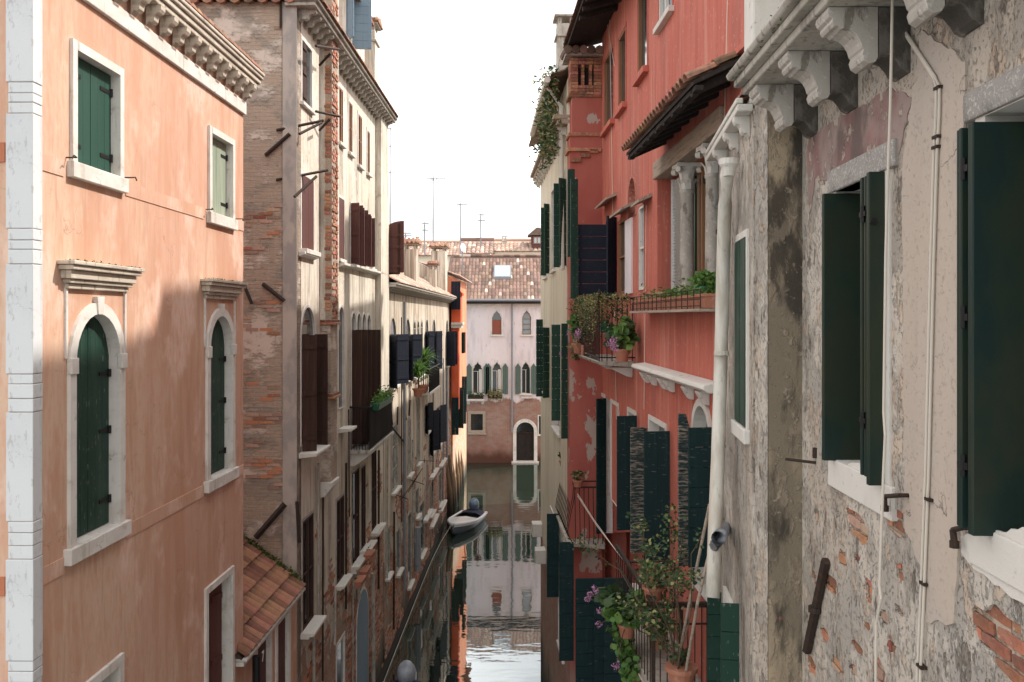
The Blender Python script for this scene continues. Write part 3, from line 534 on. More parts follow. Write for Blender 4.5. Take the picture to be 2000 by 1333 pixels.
def bare_brick(house, fr, x0, x1, ztop_, hl, dens, sd):
    rb_ = random.Random(sd); m = MB(); m2 = MB(); bbs = [(min(p[0] for p in h) - .1, max(p[0] for p in h) + .1, min(p[1] for p in h) - .2, max(p[1] for p in h) + .1) for h in hl]
    for iz in range(int(.3 / .072), int(ztop_ / .072)):
        z = iz * .072
        for ix in range(int((x1 - x0) / .262)):
            x = x0 + ix * .262 + (iz % 2) * .131
            v = mnoise.noise(Vector((x * .75, z * .8, sd))) + .5 * mnoise.noise(Vector((x * 2.3, z * 2.8, sd + 9)))
            if v < dens + .55 * max(0, z / ztop_ - .35) or x + .25 > x1: continue
            if any(b_[0] < x + .25 and x < b_[1] and b_[2] < z + .06 and z < b_[3] for b_ in bbs): continue
            (m if rb_.random() < .6 else m2).box(x + rb_.uniform(0, .008), x + .248, -.01, rb_.uniform(.004, .024), z, z + .058)
    if m.v: m.build('brickwork', M['brick'], house, fr, stuff=True)
    if m2.v: m2.build('brickwork', M['brickdull'], house, fr, stuff=True)
bare_brick(th_, FL, B0, B1, 6.2, holes, -.12, 3.0)
for pa, pb, ya, yb in ((584, 622, 652, 886),):        # big open dark leaves of the near arched window
    for px_, s_, an, n_ in ((588, 1, 118, .03), (613, -1, 104, .03)):
        z0, z1 = FL.z(588, 884), FL.z(588, 655)
        leaf(th_, FL, FL.a(px_), n_, z0, z1 - z0, .27, an, s_, M['dbrown'], 'v')
# round-headed red-brown leaf standing open towards the camera
z0, z1 = FL.z(721.5, 524), FL.z(721.5, 415)
leaf(th_, FL, FL.a(749.5), .03, z0, (z1 - z0) * 1.02, .56, 92, 1, M['brown'], 'v', .3)
leaf(th_, FL, FL.a(752), .03, z0 - .05, (z1 - z0), .5, 60, 1, M['dbrown'], 'v', .25)
# end wall (faces the camera): ragged plaster over brick
E = FL.P(B1, 0, 0); FE2 = Fr(E.x, E.y, FL.X.x, FL.X.y)      # local x runs right-to-left (towards the back of the house)
ew = MB().box(.0, 8.5, -.3, 0, -.5, zt2 + .12).build('end_wall', M['brickwall'], th_, FE2, raw=True)
MB().box(-.0, .26, 0, .02, -.5, zt2 + .08).build('render_strip', M['greyplaster'], th_, FE2, raw=True)
MB().box(B0 + .02, B1 - .31, -8.5, -.281, -.5, zt2 - .02).build('wall', M['brickwall'], th_, FL, raw=True)
# bricks laid one by one where the plaster has gone
RB = random.Random(21); spots = []
from mathutils import noise as mnoise
def bare(px, py): return mnoise.noise(Vector((px / 55., py / 26., 3.3))) + .45 * mnoise.noise(Vector((px / 14., py / 6., 8.1)))
zones = [(478, 555, 385, 470, .20), (478, 560, 540, 720, .28), (478, 565, 800, 955, .10), (478, 552, 230, 300, .42), (400, 560, 20, 230, .52), (478, 520, 480, 500, -.5), (478, 555, 720, 800, .34)]
course = .0705; cand = []
for iz in range(int((zt2 + .5) / course)):
    z = -.4 + iz * course
    for ix in range(16):
        a = .30 + ix * .262 + (iz % 2) * .131
        P = FE2.P(a, 0, z); px = CX + F * P.x / P.y; py = HY - F * (P.z - CH) / P.y
        for zx0, zx1, zy0, zy1, thr in zones:
            if zx0 < px < zx1 and zy0 < py < zy1 and bare(px, py) > thr: cand.append((a, z)); break
RB.shuffle(cand)
bmes = []
for i in range(4):
    q = MB(); w_, h_ = .118 + RB.uniform(-.006, .004), .0275
    vs = [(x * w_ + RB.uniform(-.006, .006), y, zz * h_ + RB.uniform(-.003, .003)) for x in (-1, 1) for y in (-.02, .0) for zz in (-1, 1)]
    q.add(vs, [(0, 1, 3, 2), (4, 6, 7, 5), (0, 4, 5, 1), (2, 3, 7, 6), (0, 2, 6, 4), (1, 5, 7, 3)])
    bmes.append((q, q.mesh('brick', M['brickdull' if i else 'brick'], c=(0, 0, 0))))
rest = MB(); cnt = 0
for (a, z) in cand:
    d = RB.uniform(.004, .016); k = RB.choice((0, 1, 1, 1, 2, 2, 2, 3, 3, 3, 3)); mm_ = T((a, d, z)) @ RZ(0)
    if cnt < 290: put('brick', bmes[k][1], ew, FE2.M @ mm_); cnt += 1
    else: rest.add([mm_ @ Vector(v) for v in bmes[k][0].v], bmes[k][0].f)
if rest.v: rest.build('brickwork', M['brickdull'], ew, FE2, stuff=True)
# iron ties on the end wall and props at the corner
def bar(house, pts, r, name='tie_bar', mt='iron', seg=6): return MB().tube(pts, r, seg).build(name, M[mt], house, None)
def ep(px, py, n=.04):
    a, z = FE2.h(px, py, n); return FE2.P(a, n, z)
def lp(px, py, n=.04):
    a, z = FL.h(px, py, n); return FL.P(a, n, z)
for a_, b_, r_ in (((518, 304), (566, 262), .035), ((513, 555), (555, 588), .04), ((478, 560), (492, 594), .03), ((500, 1050), (556, 985), .06), ((548, 0), (548, 55), .02), ((580, 980), (585, 1060), .035)):
    bar(th_, [ep(*a_), ep(*b_)], r_)
for q in (((617, 90), (662, 97)), ((540, 255), (632, 236)), ((540, 352), (640, 333))):
    P1 = ep(*q[0], .06) if q[0][0] < 580 else lp(*q[0], .3); P2 = lp(*q[1], .42); bar(th_, [P1, P2], .028, 'iron_prop')
for q in (((624, 128), (646, 104)), ((585, 262), (628, 240)), ((617, 218), (664, 228)), ((624, 255), (645, 232)), ((575, 385), (618, 345))):
    bar(th_, [lp(*q[0], .12), lp(*q[1], .40)], .026, 'iron_prop')
# brick chimney breast climbing the facade
zP = FL.a(625); zQ = zP - .66; p_ = .24
zc1 = FL.z(648, 625, p_); zc2 = FL.z(648, 770, p_); zc3 = FL.z(648, 942, p_)
cb = MB().box(zQ, zP, .001, p_, zc1, zt2 + 1.6).build('chimney_breast', M['greyplaster'] if 0 else M['cream'], th_, FL, raw=True)
MB().box(zQ + .02, zP - .02, .001, p_ - .03, zc2, zc1 - .1).build('chimney_breast', M['brickwall'], th_, FL, raw=True)
MB().box(zQ + .02, zP - .02, .001, p_ - .03, zc3, zc2 - .1).build('chimney_breast', M['brickwall'], th_, FL, raw=True)
for zz, ex in ((zc1, .03), (zc2, .03)):
    mo = MB(); mo.box(zQ - .02, zP + .03, .001, p_ + .05, zz - .10, zz - .055); mo.box(zQ - .01, zP + .015, .001, p_ + .02, zz - .05, zz - .003); mo.build('brick_band', M['brick'], th_, FL, bev=.006)
MB().prism([(.001, zc3 - .32), (.10, zc3 - .30), (p_ + .02, zc3 - .10), (p_ + .02, zc3 - .005), (.001, zc3 - .005)], [], zQ, zP + .03, 'x').build('chimney_corbel', M['white'], th_, FL, bev=.02)
MB().box(zP - .55, zP + .004, p_ - .13, p_ + .004, zc1 + .01, zt2 + 1.55).build('mortar', M['beam'], th_, FL)
# toothed bricks on the breast's corner
nb_ = 0; z = zc1
tb = MB().box(-.06, .06, -.016, .02, -.027, .027).mesh('brick', M['brick'])
tl = MB().box(-.12, .12, -.016, .02, -.027, .027).mesh('brick', M['brick'])
while z < zt2 + 1.5 and nb_ < 150:
    z += .072; i = nb_ % 2
    for jx in range(2):
        if RB.random() < .84: put('brick', tb if i else tl, cb, FL.M @ T((zP - .125 - jx * .27 - (.05 if i else 0), p_ + RB.uniform(-.01, .012), z)))
    if RB.random() < (.75 if FL.z(648, 520, p_) < z or z < zc1 + .6 else .9) : put('brick', tb, cb, FL.M @ T((zP + .0, p_ - .062 - RB.uniform(0, .03), z)) @ RZ(radians(90)))
    nb_ += 1
# eave cornice with brackets
ce = MB(); ce.box(B0 - .1, B1 + .1, -.2, .36, zt2 + .0, zt2 + .07); ce.box(B0 - .1, B1 + .15, -.2, .42, zt2 + .073, zt2 + .13)
ce = ce.build('cornice', M['oldstone'], th_, FL, bev=.012)
bm2 = MB().prism(bracketprof(.32, .22), [], -.06, .06, 'x').mesh('cornice_bracket', M['oldstone'])
for i in range(28):
    x = B1 - .18 - i * .36
    if x > B0 and not (zQ - .1 < x < zP + .1): put('cornice_bracket', bm2, ce, FL.M @ T((x, .002, zt2 - .003)), .006)
tiles(MB(), FL, B0, B1 + .1, .45, zt2 + .12, -4.2, zt2 + 1.5, .2).build('roof', M['tile'], th_, FL, stuff=True)
tiles(MB(), Fr(0, 0, 0, 1), -B1 if 0 else 0, .01, 0, 0, .1, .1) if 0 else None
# roofline over the end wall
tz = MB()
for i in range(34): tz.tube([(.1 + i * .25, .16, zt2 + .13), (.1 + i * .25, -.4, zt2 + .2)], .10, 8, .085)
tz.build('verge_tile', M['tile'], th_, FE2, stuff=True)
MB().box(-.1, 8.5, -.2, .14, zt2 + .10, zt2 + .15).build('eave_board', M['soot'], th_, FE2)
def chimney(house, fr, a, n, z0, z1, w, d, mt='cream', cap='tile', flare=True, label=None):
    m = MB().box(a - w / 2, a + w / 2, n - d / 2, n + d / 2, z0, z1).build('chimney', M[mt], house, fr, bev=.01, label=label)
    q = MB()
    if flare: q.box(a - w / 2 - .05, a + w / 2 + .05, n - d / 2 - .05, n + d / 2 + .05, z1 - .34, z1 - .29)
    for sx in (-1, 1):
        for sy in (-1, 1): q.box(a + sx * w * .36 - .05, a + sx * w * .36 + .05, n + sy * d * .36 - .05, n + sy * d * .36 + .05, z1 + .002, z1 + .16)
    q.box(a - w / 2 - .08, a + w / 2 + .08, n - d / 2 - .08, n + d / 2 + .08, z1 + .163, z1 + .21)
    q.build('chimney_crown', M['oldstone'], m, fr, bev=.006)
    if cap == 'tile':
        t = MB(); h = min(.2, w * .3)
        t.prism([(a - w / 2 - .16, z1 + .215), (a + w / 2 + .16, z1 + .215), (a + w / 2 + .16, z1 + .25), (a, z1 + .25 + h), (a - w / 2 - .16, z1 + .25)], [], n - d / 2 - .12, n + d / 2 + .12)
        for k in range(4): y = n + (k - 1.5) * d * .34; t.tube([(a - w / 2 - .18, y, z1 + .25), (a, y, z1 + .26 + h)], .05, 7); t.tube([(a, y, z1 + .26 + h), (a + w / 2 + .18, y, z1 + .25)], .05, 7)
        t.build('chimney_tile', M['tile'], m, fr)
    return m
chimney(th_, FL, -26.0, -.4, zt2 - .1, CH + 8.25, .6, .45, 'cream', 'tile')
pmz = FL.z(700, 0, -.5)
# dormer with blue-grey shutters above the eave
dm = MB().box(FL.a(712, -.4), FL.a(676, -.4), -2.6, -.4, zt2, zt2 + 2.6).build('dormer', M['cream'], th_, FL)
z0 = FL.z(690, 96, -.35)
leaf(dm, FL, FL.a(690, -.35), -.38, z0, 1.35, .5, 95, 1, M['bluegrey'], 'h'); leaf(dm, FL, FL.a(681, -.35), -.38, z0, 1.35, .5, 150, -1, M['bluegrey'], 'h')
MB().box(FL.a(714, -.4), FL.a(674, -.4), -2.7, -.15, zt2 + 2.602, zt2 + 2.7).build('dormer_roof', M['tile'], dm, FL)
# end pilaster, ledges, balcony, downpipe, ropes
MB().box(FL.a(749), FL.a(733), .001, .16, FL.z(749, 760), FL.z(749, 250)).build('pilaster', M['cream'], th_, FL, raw=True)
def ledge(house, fr, pa, pb, y, pr, h=.10, mt='white', nm='stone_ledge'):
    x0, x1 = sorted((fr.a(pa), fr.a(pb))); z = fr.z(pa, y)
    return MB().prism([(0, z - h), (pr, z - h * .55), (pr, z), (0, z)], [], x0, x1, 'x').build(nm, M[mt], house, fr, bev=.01)
for q in ((583, 612, 886, .34), (661, 672, 838, .3), (583, 612, 491, .12), (661, 681, 513, .14), (683, 719, 517, .16), (719, 750, 527, .16), (587, 613, 1238, .26), (655, 673, 1146, .2), (685, 723, 1108, .2), (723, 737, 1042, .18)): ledge(th_, FL, *q)
for q in ((660, 700, 0, 0),): pass
bz0 = FL.z(683, 880); bz1 = FL.z(683, 796)
xa, xb = FL.a(733, 0), FL.a(683, 0); bp = .47
bl = MB().box(xa, xb, .001, bp + .05, bz0 - .09, bz0).build('balcony', M['oldstone'], th_, FL, bev=.012)
MB().prism([(0, bz0 - .4), (.1, bz0 - .38), (bp, bz0 - .12), (bp, bz0 - .092), (0, bz0 - .092)], [], xa + .1, xb - .1, 'x').build('balcony_bracket', M['white'], bl, FL)
rl = MB()
rl.tube([(xb, 0, bz1), (xb, bp, bz1), (xa, bp, bz1), (xa, 0, bz1)], .022)
for i in range(7): rl.tube([(xb, bp * (i + .5) / 7, bz0), (xb, bp * (i + .5) / 7, bz1)], .008, 5)
for i in range(22): x = xb + (xa - xb) * i / 21; rl.tube([(x, bp, bz0), (x, bp, bz1)], .008, 5)
rl.build('railing', M['black'], bl, FL)
MB().box(xa, xb - .05, bp - .02, bp - .012, bz0 + .02, bz1 - .02).build('railing_panel', M['black'], bl, FL)
MB().tube([lp(622, 905, .06), lp(622, 1232, .06)], .022).build('drainpipe', M['oldstone'], th_, None)
for q in (((746, 810), (790, 865)), ): bar(th_, [lp(q[0][0], q[0][1], .05), lp(q[1][0], q[1][1], .05)], .03)
# planter on that balcony (rests on the rail)
def planter(name, label, fr, x0, x1, n0, n1, z, h, mt, lm, npl=250, fl=None, group=None, hang=0, up=.12, ls=.06):
    t = thing(name, label, 'planter', fr.M @ T(((x0 + x1) / 2, (n0 + n1) / 2, z)), group)
    m = MB().prism([(n0 + .02, z), (n1 - .02, z), (n1, z + h), (n0, z + h)], [[(n0 + .035, z + .02), (n1 - .035, z + .02), (n1 - .02, z + h - .004), (n0 + .02, z + h - .004)]], x0, x1, 'x')
    m = MB().prism([(n0 + .02, z), (n1 - .02, z), (n1, z + h), (n0, z + h)], [], x0, x1, 'x'); m.box(x0 - .01, x1 + .01, n0 - .012, n1 + .012, z + h - .03, z + h + .004)
    m.build('trough', M[mt], t, fr, bev=.005)
    f = MB()
    for _ in range(npl):
        q = Vector((R.uniform(x0, x1), R.uniform(n0, n1 + hang * .3), z + h)); q.z += abs(R.gauss(0, up)) - (R.uniform(0, hang) if q.y > n1 - .03 else 0); aleaf(f, q, ls * R.uniform(.6, 1.3))
    f.build('foliage', M[lm], t, fr)
    if fl:
        f = MB()
        for _ in range(fl[1]): aleaf(f, Vector((R.uniform(x0, x1), R.uniform(n0, n1 + .1), z + h + R.uniform(0, up * 1.4))), .04)
        f.build('flowers', M[fl[0]], t, fr)
    return t
planter('planter_box', 'dark green trough of bright leaves on the rail of the left balcony', FL, FL.a(757, bp), FL.a(728, bp), bp - .06, bp + .16, bz1 - .12, .15, 'gpot', 'leafb', 420, ls=.07)
for i, (a_, y_) in enumerate(((699, 1142), (709, 1122), (718, 1090))):
    x = FL.a(a_, .2); planter('planter_box', ('nearest', 'middle', 'farthest')[i] + ' of three small empty brown flower boxes on the left wall, under the white sill', FL, x - .28, x + .28, .16, .34, FL.z(a_, y_, .2), .14, 'pot', 'leafd', 0 + 6, group='small brown flower boxes on the left wall')
# ------------------------------------------------------------------ lean-to between the two houses
G0, G1 = B1 + .01, A0 - .0
lt = thing('tiled_lean_to', 'low lean-to with mossy terracotta tile roof between the orange house and brick end wall', 'lean-to', FL.M @ T(((G0 + G1) / 2, 0, 0)))
ez = FL.z(588, 1130, .06); e1 = FL.z(478, 1250, .06)
wallh = []
for pa, pb in ((500, 525), (540, 562)): wallh.append(pxw(lt, FL, pa, pb, 1262 if pa == 500 else 1222, 1560, fw=.10, fp=.03, dep=.1, fill='shut', smat=M['brown'], sill=None, n=0))
zL = FL.z(588, 1145)
wall(lt, FL, G0, G1 + .3, -.5, zL - .05, wallh, M['orange'], th=.25)
eb = MB(); eb.box(G0, G1 + .35, -.2, .12, zL - .045, zL + .02); eb.box(G0, G1 + .35, -.2, .16, zL + .023, zL + .07); eb.build('eave_slab', M['white'], lt, FL, bev=.01)
rf = MB().add([(G0, .1, zL + .07), (G1 + .4, .1, zL + .07), (G1 + .4, -1.3, zL + 1.1), (G0, -1.3, zL + 1.1)], [(0, 1, 2, 3)]).build('roof', M['soil'], lt, FL)
tm = MB(); q = []; rad = .088; L_ = .36; dy, dz = -1.4 / math.hypot(1.4, 1.03), 1.03 / math.hypot(1.4, 1.03)
for s_, rr, up in ((-.03, rad, .03), (L_, rad * .84, 0)):
    for k in range(7):
        t = pi * k / 6; q.append((rr * cos(t), dy * s_ + dz * (rr * sin(t) + up), dz * s_ - dy * (rr * sin(t) + up)))
    for k in range(7):
        t = pi * k / 6; q.append(((rr - .012) * cos(t), dy * s_ + dz * ((rr - .012) * sin(t) + up), dz * s_ - dy * ((rr - .012) * sin(t) + up)))
tm.add(q, [(k, k + 1, k + 15, k + 14) for k in range(6)] + [(k + 7, k + 8, k + 22, k + 21) for k in range(6)] + [(k, k + 1, k + 8, k + 7) for k in range(6)])
tme = tm.mesh('roof_tile', M['tile'])
for i in range(int((G1 + .35 - G0) / .2)):
    for j in range(5):
        put('roof_tile', tme, rf, FL.M @ T((G0 + .1 + i * .2 + R.uniform(-.012, .012), .1 + dy * j * .33, zL + .075 + dz * j * .33 + R.uniform(0, .008))) @ RZ(R.uniform(-.03, .03)))
ms_ = MB()
for _ in range(1600):
    x = R.uniform(G0 + .3, G1 + .3); s_ = abs(R.gauss(0, .12)) + .0
    if mnoise.noise(Vector((x * 1.6, 0, 0))) + R.uniform(-.3, .3) < -.05: continue
    aleaf(ms_, Vector((x, .1 + dy * s_, zL + .10 + dz * s_)), .05)
ms_.build('moss', M['leafd'], lt, FL, stuff=True)
ms_ = MB()
for _ in range(500):
    s_ = R.uniform(0, 1.6); aleaf(ms_, Vector((G0 + abs(R.gauss(.05, .04)), .1 + dy * s_, zL + .15 + dz * s_ + R.uniform(0, .12))), .06)
ms_.build('moss', M['moss'], lt, FL, stuff=True)
# number plate, downpipe
MB().tube([FL.P(FL.a(484), .13, zL - .1), FL.P(FL.a(484), .13, 0)], .06, 10).build('drainpipe', M['black'], lt, None)
def text(house, s_, fr, a, z, n, size, mt, name='lettering'):
    cu = bpy.data.curves.new('t', 'FONT'); cu.body = s_; cu.size = size; cu.extrude = .004
    o = bpy.data.objects.new('t', cu); me = bpy.data.meshes.new_from_object(o); bpy.data.objects.remove(o); me.materials.append(mt)
    rot = Matrix(((-1, 0, 0, 0), (0, 0, 1, 0), (0, 1, 0, 0), (0, 0, 0, 1)))
    return put(name, me, house, fr.M @ T((a, n, z)) @ rot)
a_, z_ = FL.h(494, 1290, .04); text(lt, '7', FL, a_ + .08, z_, .2, .22, M['white'], 'house_number')

# ================================================================== LOW BEIGE HOUSE (third on the left)
C0, C1 = FL.a(880), FL.a(750.5)
lh = thing('low_beige_house', 'low beige house with long row of blue-black shutters, third along the left bank', 'house', FL.M @ T(((C0 + C1) / 2, 0, 0)))
holes = []; zt3 = FL.z(815, 574)
c_ = dict(fw=.06, fp=.015, dep=.03, sill=(.08, .14, .06, M['white']), bars=(1, 2), gm=M['oldstone'], fmat=M['oldstone'])
for pa, pb, yt, yb, sh_, an in ((761, 773, 622, 757, 'a', (150, 152)), (791, 801, 624, 742, 'a', (148, 150)), (807, 811.5, 625, 738, 'a', None), (814.5, 818.5, 625, 735, 'a', None), (821.5, 825, 625, 733, 'a', None), (831, 836, 625, 730, 'a', (155, 160)), (844.5, 850, 625, 725, 'a', (155, 158)), (871, 874.5, 626, 715, 'a', (115, 115))):
    zz0, zz1 = FL.z(pa, yb), FL.z(pa, 655 if pa < 800 else 648)
    holes.append(pxw(lh, FL, pa, pb, yt, yb, shape=sh_, fill='glass' if an is None else 'dark', smat=M['navy'], style='v', angs=an, lz=(zz0, zz1), **c_))
for pa, pb, yt, yb, an, mt_ in ((765.5, 776, 833, 963, None, None), (796, 802, 820, 930, None, None), (814, 819, 787, 908, None, None), (831, 835.5, 792, 846, (158, 160), 'navy'), (840, 845, 808, 888, (155, 160), 'navy'), (853, 859, 799, 874, (160, 162), 'navy')):
    holes.append(pxw(lh, FL, pa, pb, yt, yb, fill='dark' if an else 'glass', pm=M['lglass'] if not an else None, smat=M[mt_] if mt_ else None, style='v', angs=an, **c_))
for pa, pb, yt, yb in ((774, 781, 1041, 1123), (796, 803, 1010, 1148), (753, 760, 1040, 1130), (820, 828, 990, 1090), (839, 846, 950, 1010), (857, 862, 930, 990), (812, 817, 960, 1012)):
    holes.append(pxw(lh, FL, pa, pb, yt, yb, fill='dark', **c_))
wall(lh, FL, C0, C1, -.5, zt3, holes, M['beigepl'], th=.25)
bare_brick(lh, FL, C0, C1, 5.2, holes, -.12, 7.0)
MB().box(C0 + .02, C1 - .02, -7, -.251, -.5, zt3 - .02).build('wall', M['beigepl'], lh, FL, raw=True)
MB().prism([(-7, zt3 - .02), (-.2, zt3 - .02), (-3.6, zt3 + 2.05)], [], C0 + .02, C0 + .2, 'x').build('gable', M['beigepl'], lh, FL)
MB().prism([(-7, zt3 - .02), (-.2, zt3 - .02), (-3.6, zt3 + 2.05)], [], C1 - .2, C1 - .02, 'x').build('gable', M['beigepl'], lh, FL)
ce = MB(); ce.box(C0 - .1, C1, -.1, .34, zt3, zt3 + .06); ce.box(C0 - .1, C1, -.1, .42, zt3 + .063, zt3 + .12); ce = ce.build('cornice', M['stone'], lh, FL, bev=.01)
bm3 = MB().prism(bracketprof(.28, .16), [], -.07, .07, 'x').mesh('cornice_bracket', M['oldstone'])
for i in range(54):
    x = C1 - .25 - i * .42
    if x > C0: put('cornice_bracket', bm3, ce, FL.M @ T((x, .002, zt3 - .002)))
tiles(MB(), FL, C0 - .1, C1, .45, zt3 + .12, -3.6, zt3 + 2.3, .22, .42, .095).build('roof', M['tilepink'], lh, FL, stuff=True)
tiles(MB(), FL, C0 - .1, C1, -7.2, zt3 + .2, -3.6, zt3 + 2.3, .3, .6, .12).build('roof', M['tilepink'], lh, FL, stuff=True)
for px_, yt, w_, n_, d_ in ((767, 487, .62, -.45, .55), (803, 488, .6, -.45, .5), (858, 492, 1.15, -.5, .75), (846, 527, .45, -.3, .3)):
    chimney(lh, FL, FL.a(px_, n_), n_, zt3 + .1, FL.z(px_, yt, n_), w_, d_, 'beigepl', 'tile', flare=False)
for x_, y0_, y1_, r_ in ((631, 960, 1330, .02), (676, 905, 1190, .025), (681, 800, 1010, .015), (728, 1120, 1333, .06), (740, 880, 1150, .03), (700, 1150, 1170, .05), (655, 1150, 1260, .03), (613, 1240, 1420, .03), (690, 1130, 1333, .015)):
    MB().tube([lp(x_, y0_, .05), lp(x_ + R.uniform(-1.5, 1.5), y1_, .05)], r_, 7).build('wall_pipe', M[R.choice(('oldstone', 'iron', 'dbrown'))], th_, None)
for x_, y0_, y1_, r_ in ((757, 700, 1180, .02), (784, 620, 1020, .015), (806, 860, 1090, .03), (811, 940, 1060, .02), (846, 740, 960, .02), (866, 700, 980, .03), (873, 660, 900, .05), (770, 1000, 1230, .03), (834, 900, 1050, .02)):
    MB().tube([lp(x_, y0_, .05), lp(x_ + R.uniform(-1, 1), y1_, .05)], r_, 7).build('wall_pipe', M[R.choice(('oldstone', 'grey', 'dbrown'))], lh, None)
# balcony with a railing
xa, xb = FL.a(835, .0), FL.a(812, .0); z0, z1 = FL.z(812, 768), FL.z(812, 722)
bl2 = MB().box(xa, xb, .001, .55, z0 - .09, z0).build('balcony', M['white'], lh, FL, bev=.012); rl = MB(); rl.tube([(xb, 0, z1), (xb, .5, z1), (xa, .5, z1), (xa, 0, z1)], .025)
for i in range(6): rl.tube([(xb, .5 * (i + .5) / 6, z0), (xb, .5 * (i + .5) / 6, z1)], .012, 5)
for i in range(26): x = xb + (xa - xb) * i / 25; rl.tube([(x, .5, z0), (x, .5, z1)], .012, 5)
rl.build('railing', M['black'], bl2, FL)
for (a_, b_) in (((802, 938), (828, 938)), ((768, 965), (797, 965)), ((820, 900), (848, 900)), ((797, 962), (825, 915)), ((785, 975), (822, 920))):
    bar(lh, [lp(a_[0], a_[1], .03), FL.P(FL.h(b_[0], b_[1], .6)[0], .6, lp(a_[0], a_[1], .03).z if a_[1] == b_[1] else FL.h(b_[0], b_[1], .6)[1])], .012, 'clothes_rod')
for a_, b_, r_ in (((762, 790), (766, 830), .03), ((777, 795), (776, 830), .03), ((789, 792), (793, 820), .03), ((801, 782), (799, 812), .03)): bar(lh, [lp(*a_), lp(*b_)], r_, 'tie_bar')
for q in ((725, 741, 1043, .3), (826, 838, 1017, .3), (838, 850, 1029, .3), (856, 866, 998, .3), (856, 866, 911, .3), (838, 850, 933, .3)): ledge(lh, FL, q[0], q[1], q[2], .2, h=.14)
MB().tube([lp(815, 1030, .12), lp(815, 1115, .12)], .14, 10).build('drainpipe', M['grey'], lh, None)
MB().tube([lp(790, 590, .08), lp(790, 1150, .08)], .05).build('drainpipe', M['grey'], lh, None)
# algae-dark footing along the bank
MB().prism([(0, -.3), (.05, -.3), (.03, .15), (0, .3)], [], C0, B1, 'x').build('footing', M['soil'], lh, FL)
# yucca in a pot
def spiky(name, label, P, pot_r, pot_h, stem, n, ln, mt):
    t = thing(name, label, 'potted plant', T(P)); potmesh(pot_r, pot_h).build('pot', M['pot'], t, T(P)); f = MB()
    MB().tube([(0, 0, pot_h * .8), (.02, 0, pot_h + stem)], .02).build('stem', M['stem'], t, T(P))
    for k in range(n):
        th = R.uniform(0, 2 * pi); el = R.uniform(-.1, 1.3); L_ = ln * R.uniform(.7, 1.1); b0 = Vector((0, 0, pot_h + stem * R.uniform(.5, 1))); d = Vector((cos(th) * cos(el), sin(th) * cos(el), sin(el)))
        s_ = Vector((-sin(th), cos(th), 0)) * .022; mid = b0 + d * L_ * .6; tip = b0 + d * L_ - Vector((0, 0, L_ * .18))
        f.add([b0 - s_, b0 + s_, mid + s_, mid - s_, tip], [(0, 1, 2, 3), (3, 2, 4)])
    f.build('foliage', M[mt], t, T(P)); return t
P = FL.P(FL.a(818, .3), .28, z0); spiky('yucca_plant', 'spiky yellow-green yucca in a pot on the small far-left balcony, nearer plant', P, .2, .3, .7, 130, .75, 'leafb')
P = FL.P(FL.a(828, .3), .28, z0); spiky('yucca_plant', 'taller spiky yucca at the far end of the small far-left balcony', P, .2, .3, 1.1, 150, .8, 'leafb')

# ================================================================== BRIGHT ORANGE HOUSE (fourth on the left)
D0, D1 = FL.a(907.5), FL.a(880)
bo = thing('bright_orange_house', 'narrow bright orange house with red-orange chimney at the far left end of the canal', 'house', FL.M @ T(((D0 + D1) / 2, 0, 0)))
holes = []; zt4 = FL.z(880, 540)
for pa, pb, yt, yb in ((874.5, 879, 772, 850), (884, 888, 762, 835), (898, 899.5, 650, 690), (903.5, 905.5, 746, 806)):
    if pa < 880: continue
    holes.append(pxw(bo, FL, pa, pb, yt, yb, fill='dark', smat=M['teal'], angs=(120, 120) if pa < 900 else None, fw=.06, fp=.02, dep=.12, sill=(.08, .1, .05)))
wall(bo, FL, D0, D1 - .003, -.5, zt4, holes, M['brightor'], th=.25, n=.12)
MB().box(D0 + .02, D1 - .01, -1.7, -.14, -.5, zt4 - .02).build('wall', M['beigepl'], bo, FL, raw=True)
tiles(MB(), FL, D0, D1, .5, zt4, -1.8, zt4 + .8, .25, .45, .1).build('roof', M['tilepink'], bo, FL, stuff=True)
MB().prism([(-1.7, zt4 - .02), (.1, zt4 - .02), (-1.7, zt4 + .7)], [], D1 - .2, D1 - .03, 'x').build('gable', M['beigepl'], bo, FL)
MB().prism([(-1.7, zt4 - .02), (.1, zt4 - .02), (-1.7, zt4 + .7)], [], D0 + .03, D0 + .2, 'x').build('gable', M['beigepl'], bo, FL)
xc = FL.a(893, .4); zz = FL.z(893, 630, .4)
cm = MB().box(xc - .55, xc + .45, .121, .62, zz, FL.z(893, 578, .4)).build('chimney_breast', M['redor'], bo, FL)
MB().box(xc - .45, xc + .35, .121, .50, FL.z(893, 800, .4), zz - .3).build('chimney_breast', M['redor'], bo, FL)
q = MB(); q.box(xc - .7, xc + .6, .121, .74, zz - .12, zz - .003); q.box(xc - .62, xc + .5, .121, .66, zz - .3, zz - .125); q.build('stone_corbel', M['white'], bo, FL)
q = MB(); zt_ = FL.z(893, 578, .4); q.box(xc - .65, xc + .55, .05, .72, zt_ + .003, zt_ + .1); q.prism([(.0, zt_ + .1), (.74, zt_ + .1), (.37, zt_ + .5)], [], xc - .68, xc + .58, 'x'); q.build('chimney_cap', M['redor'], bo, FL)
leaf(bo, FL, FL.a(881, .14), .14, FL.z(881, 605, .14), 1.5, .5, 90, 1, M['navy'], 'v')
leaf(bo, FL, FL.a(882, .14), .14, FL.z(882, 850, .14), 2.0, .38, 95, 1, M['teal'], 'v'); leaf(bo, FL, FL.a(902, .14), .14, FL.z(902, 805, .14), 2.2, .30, 95, 1, M['teal'], 'v')
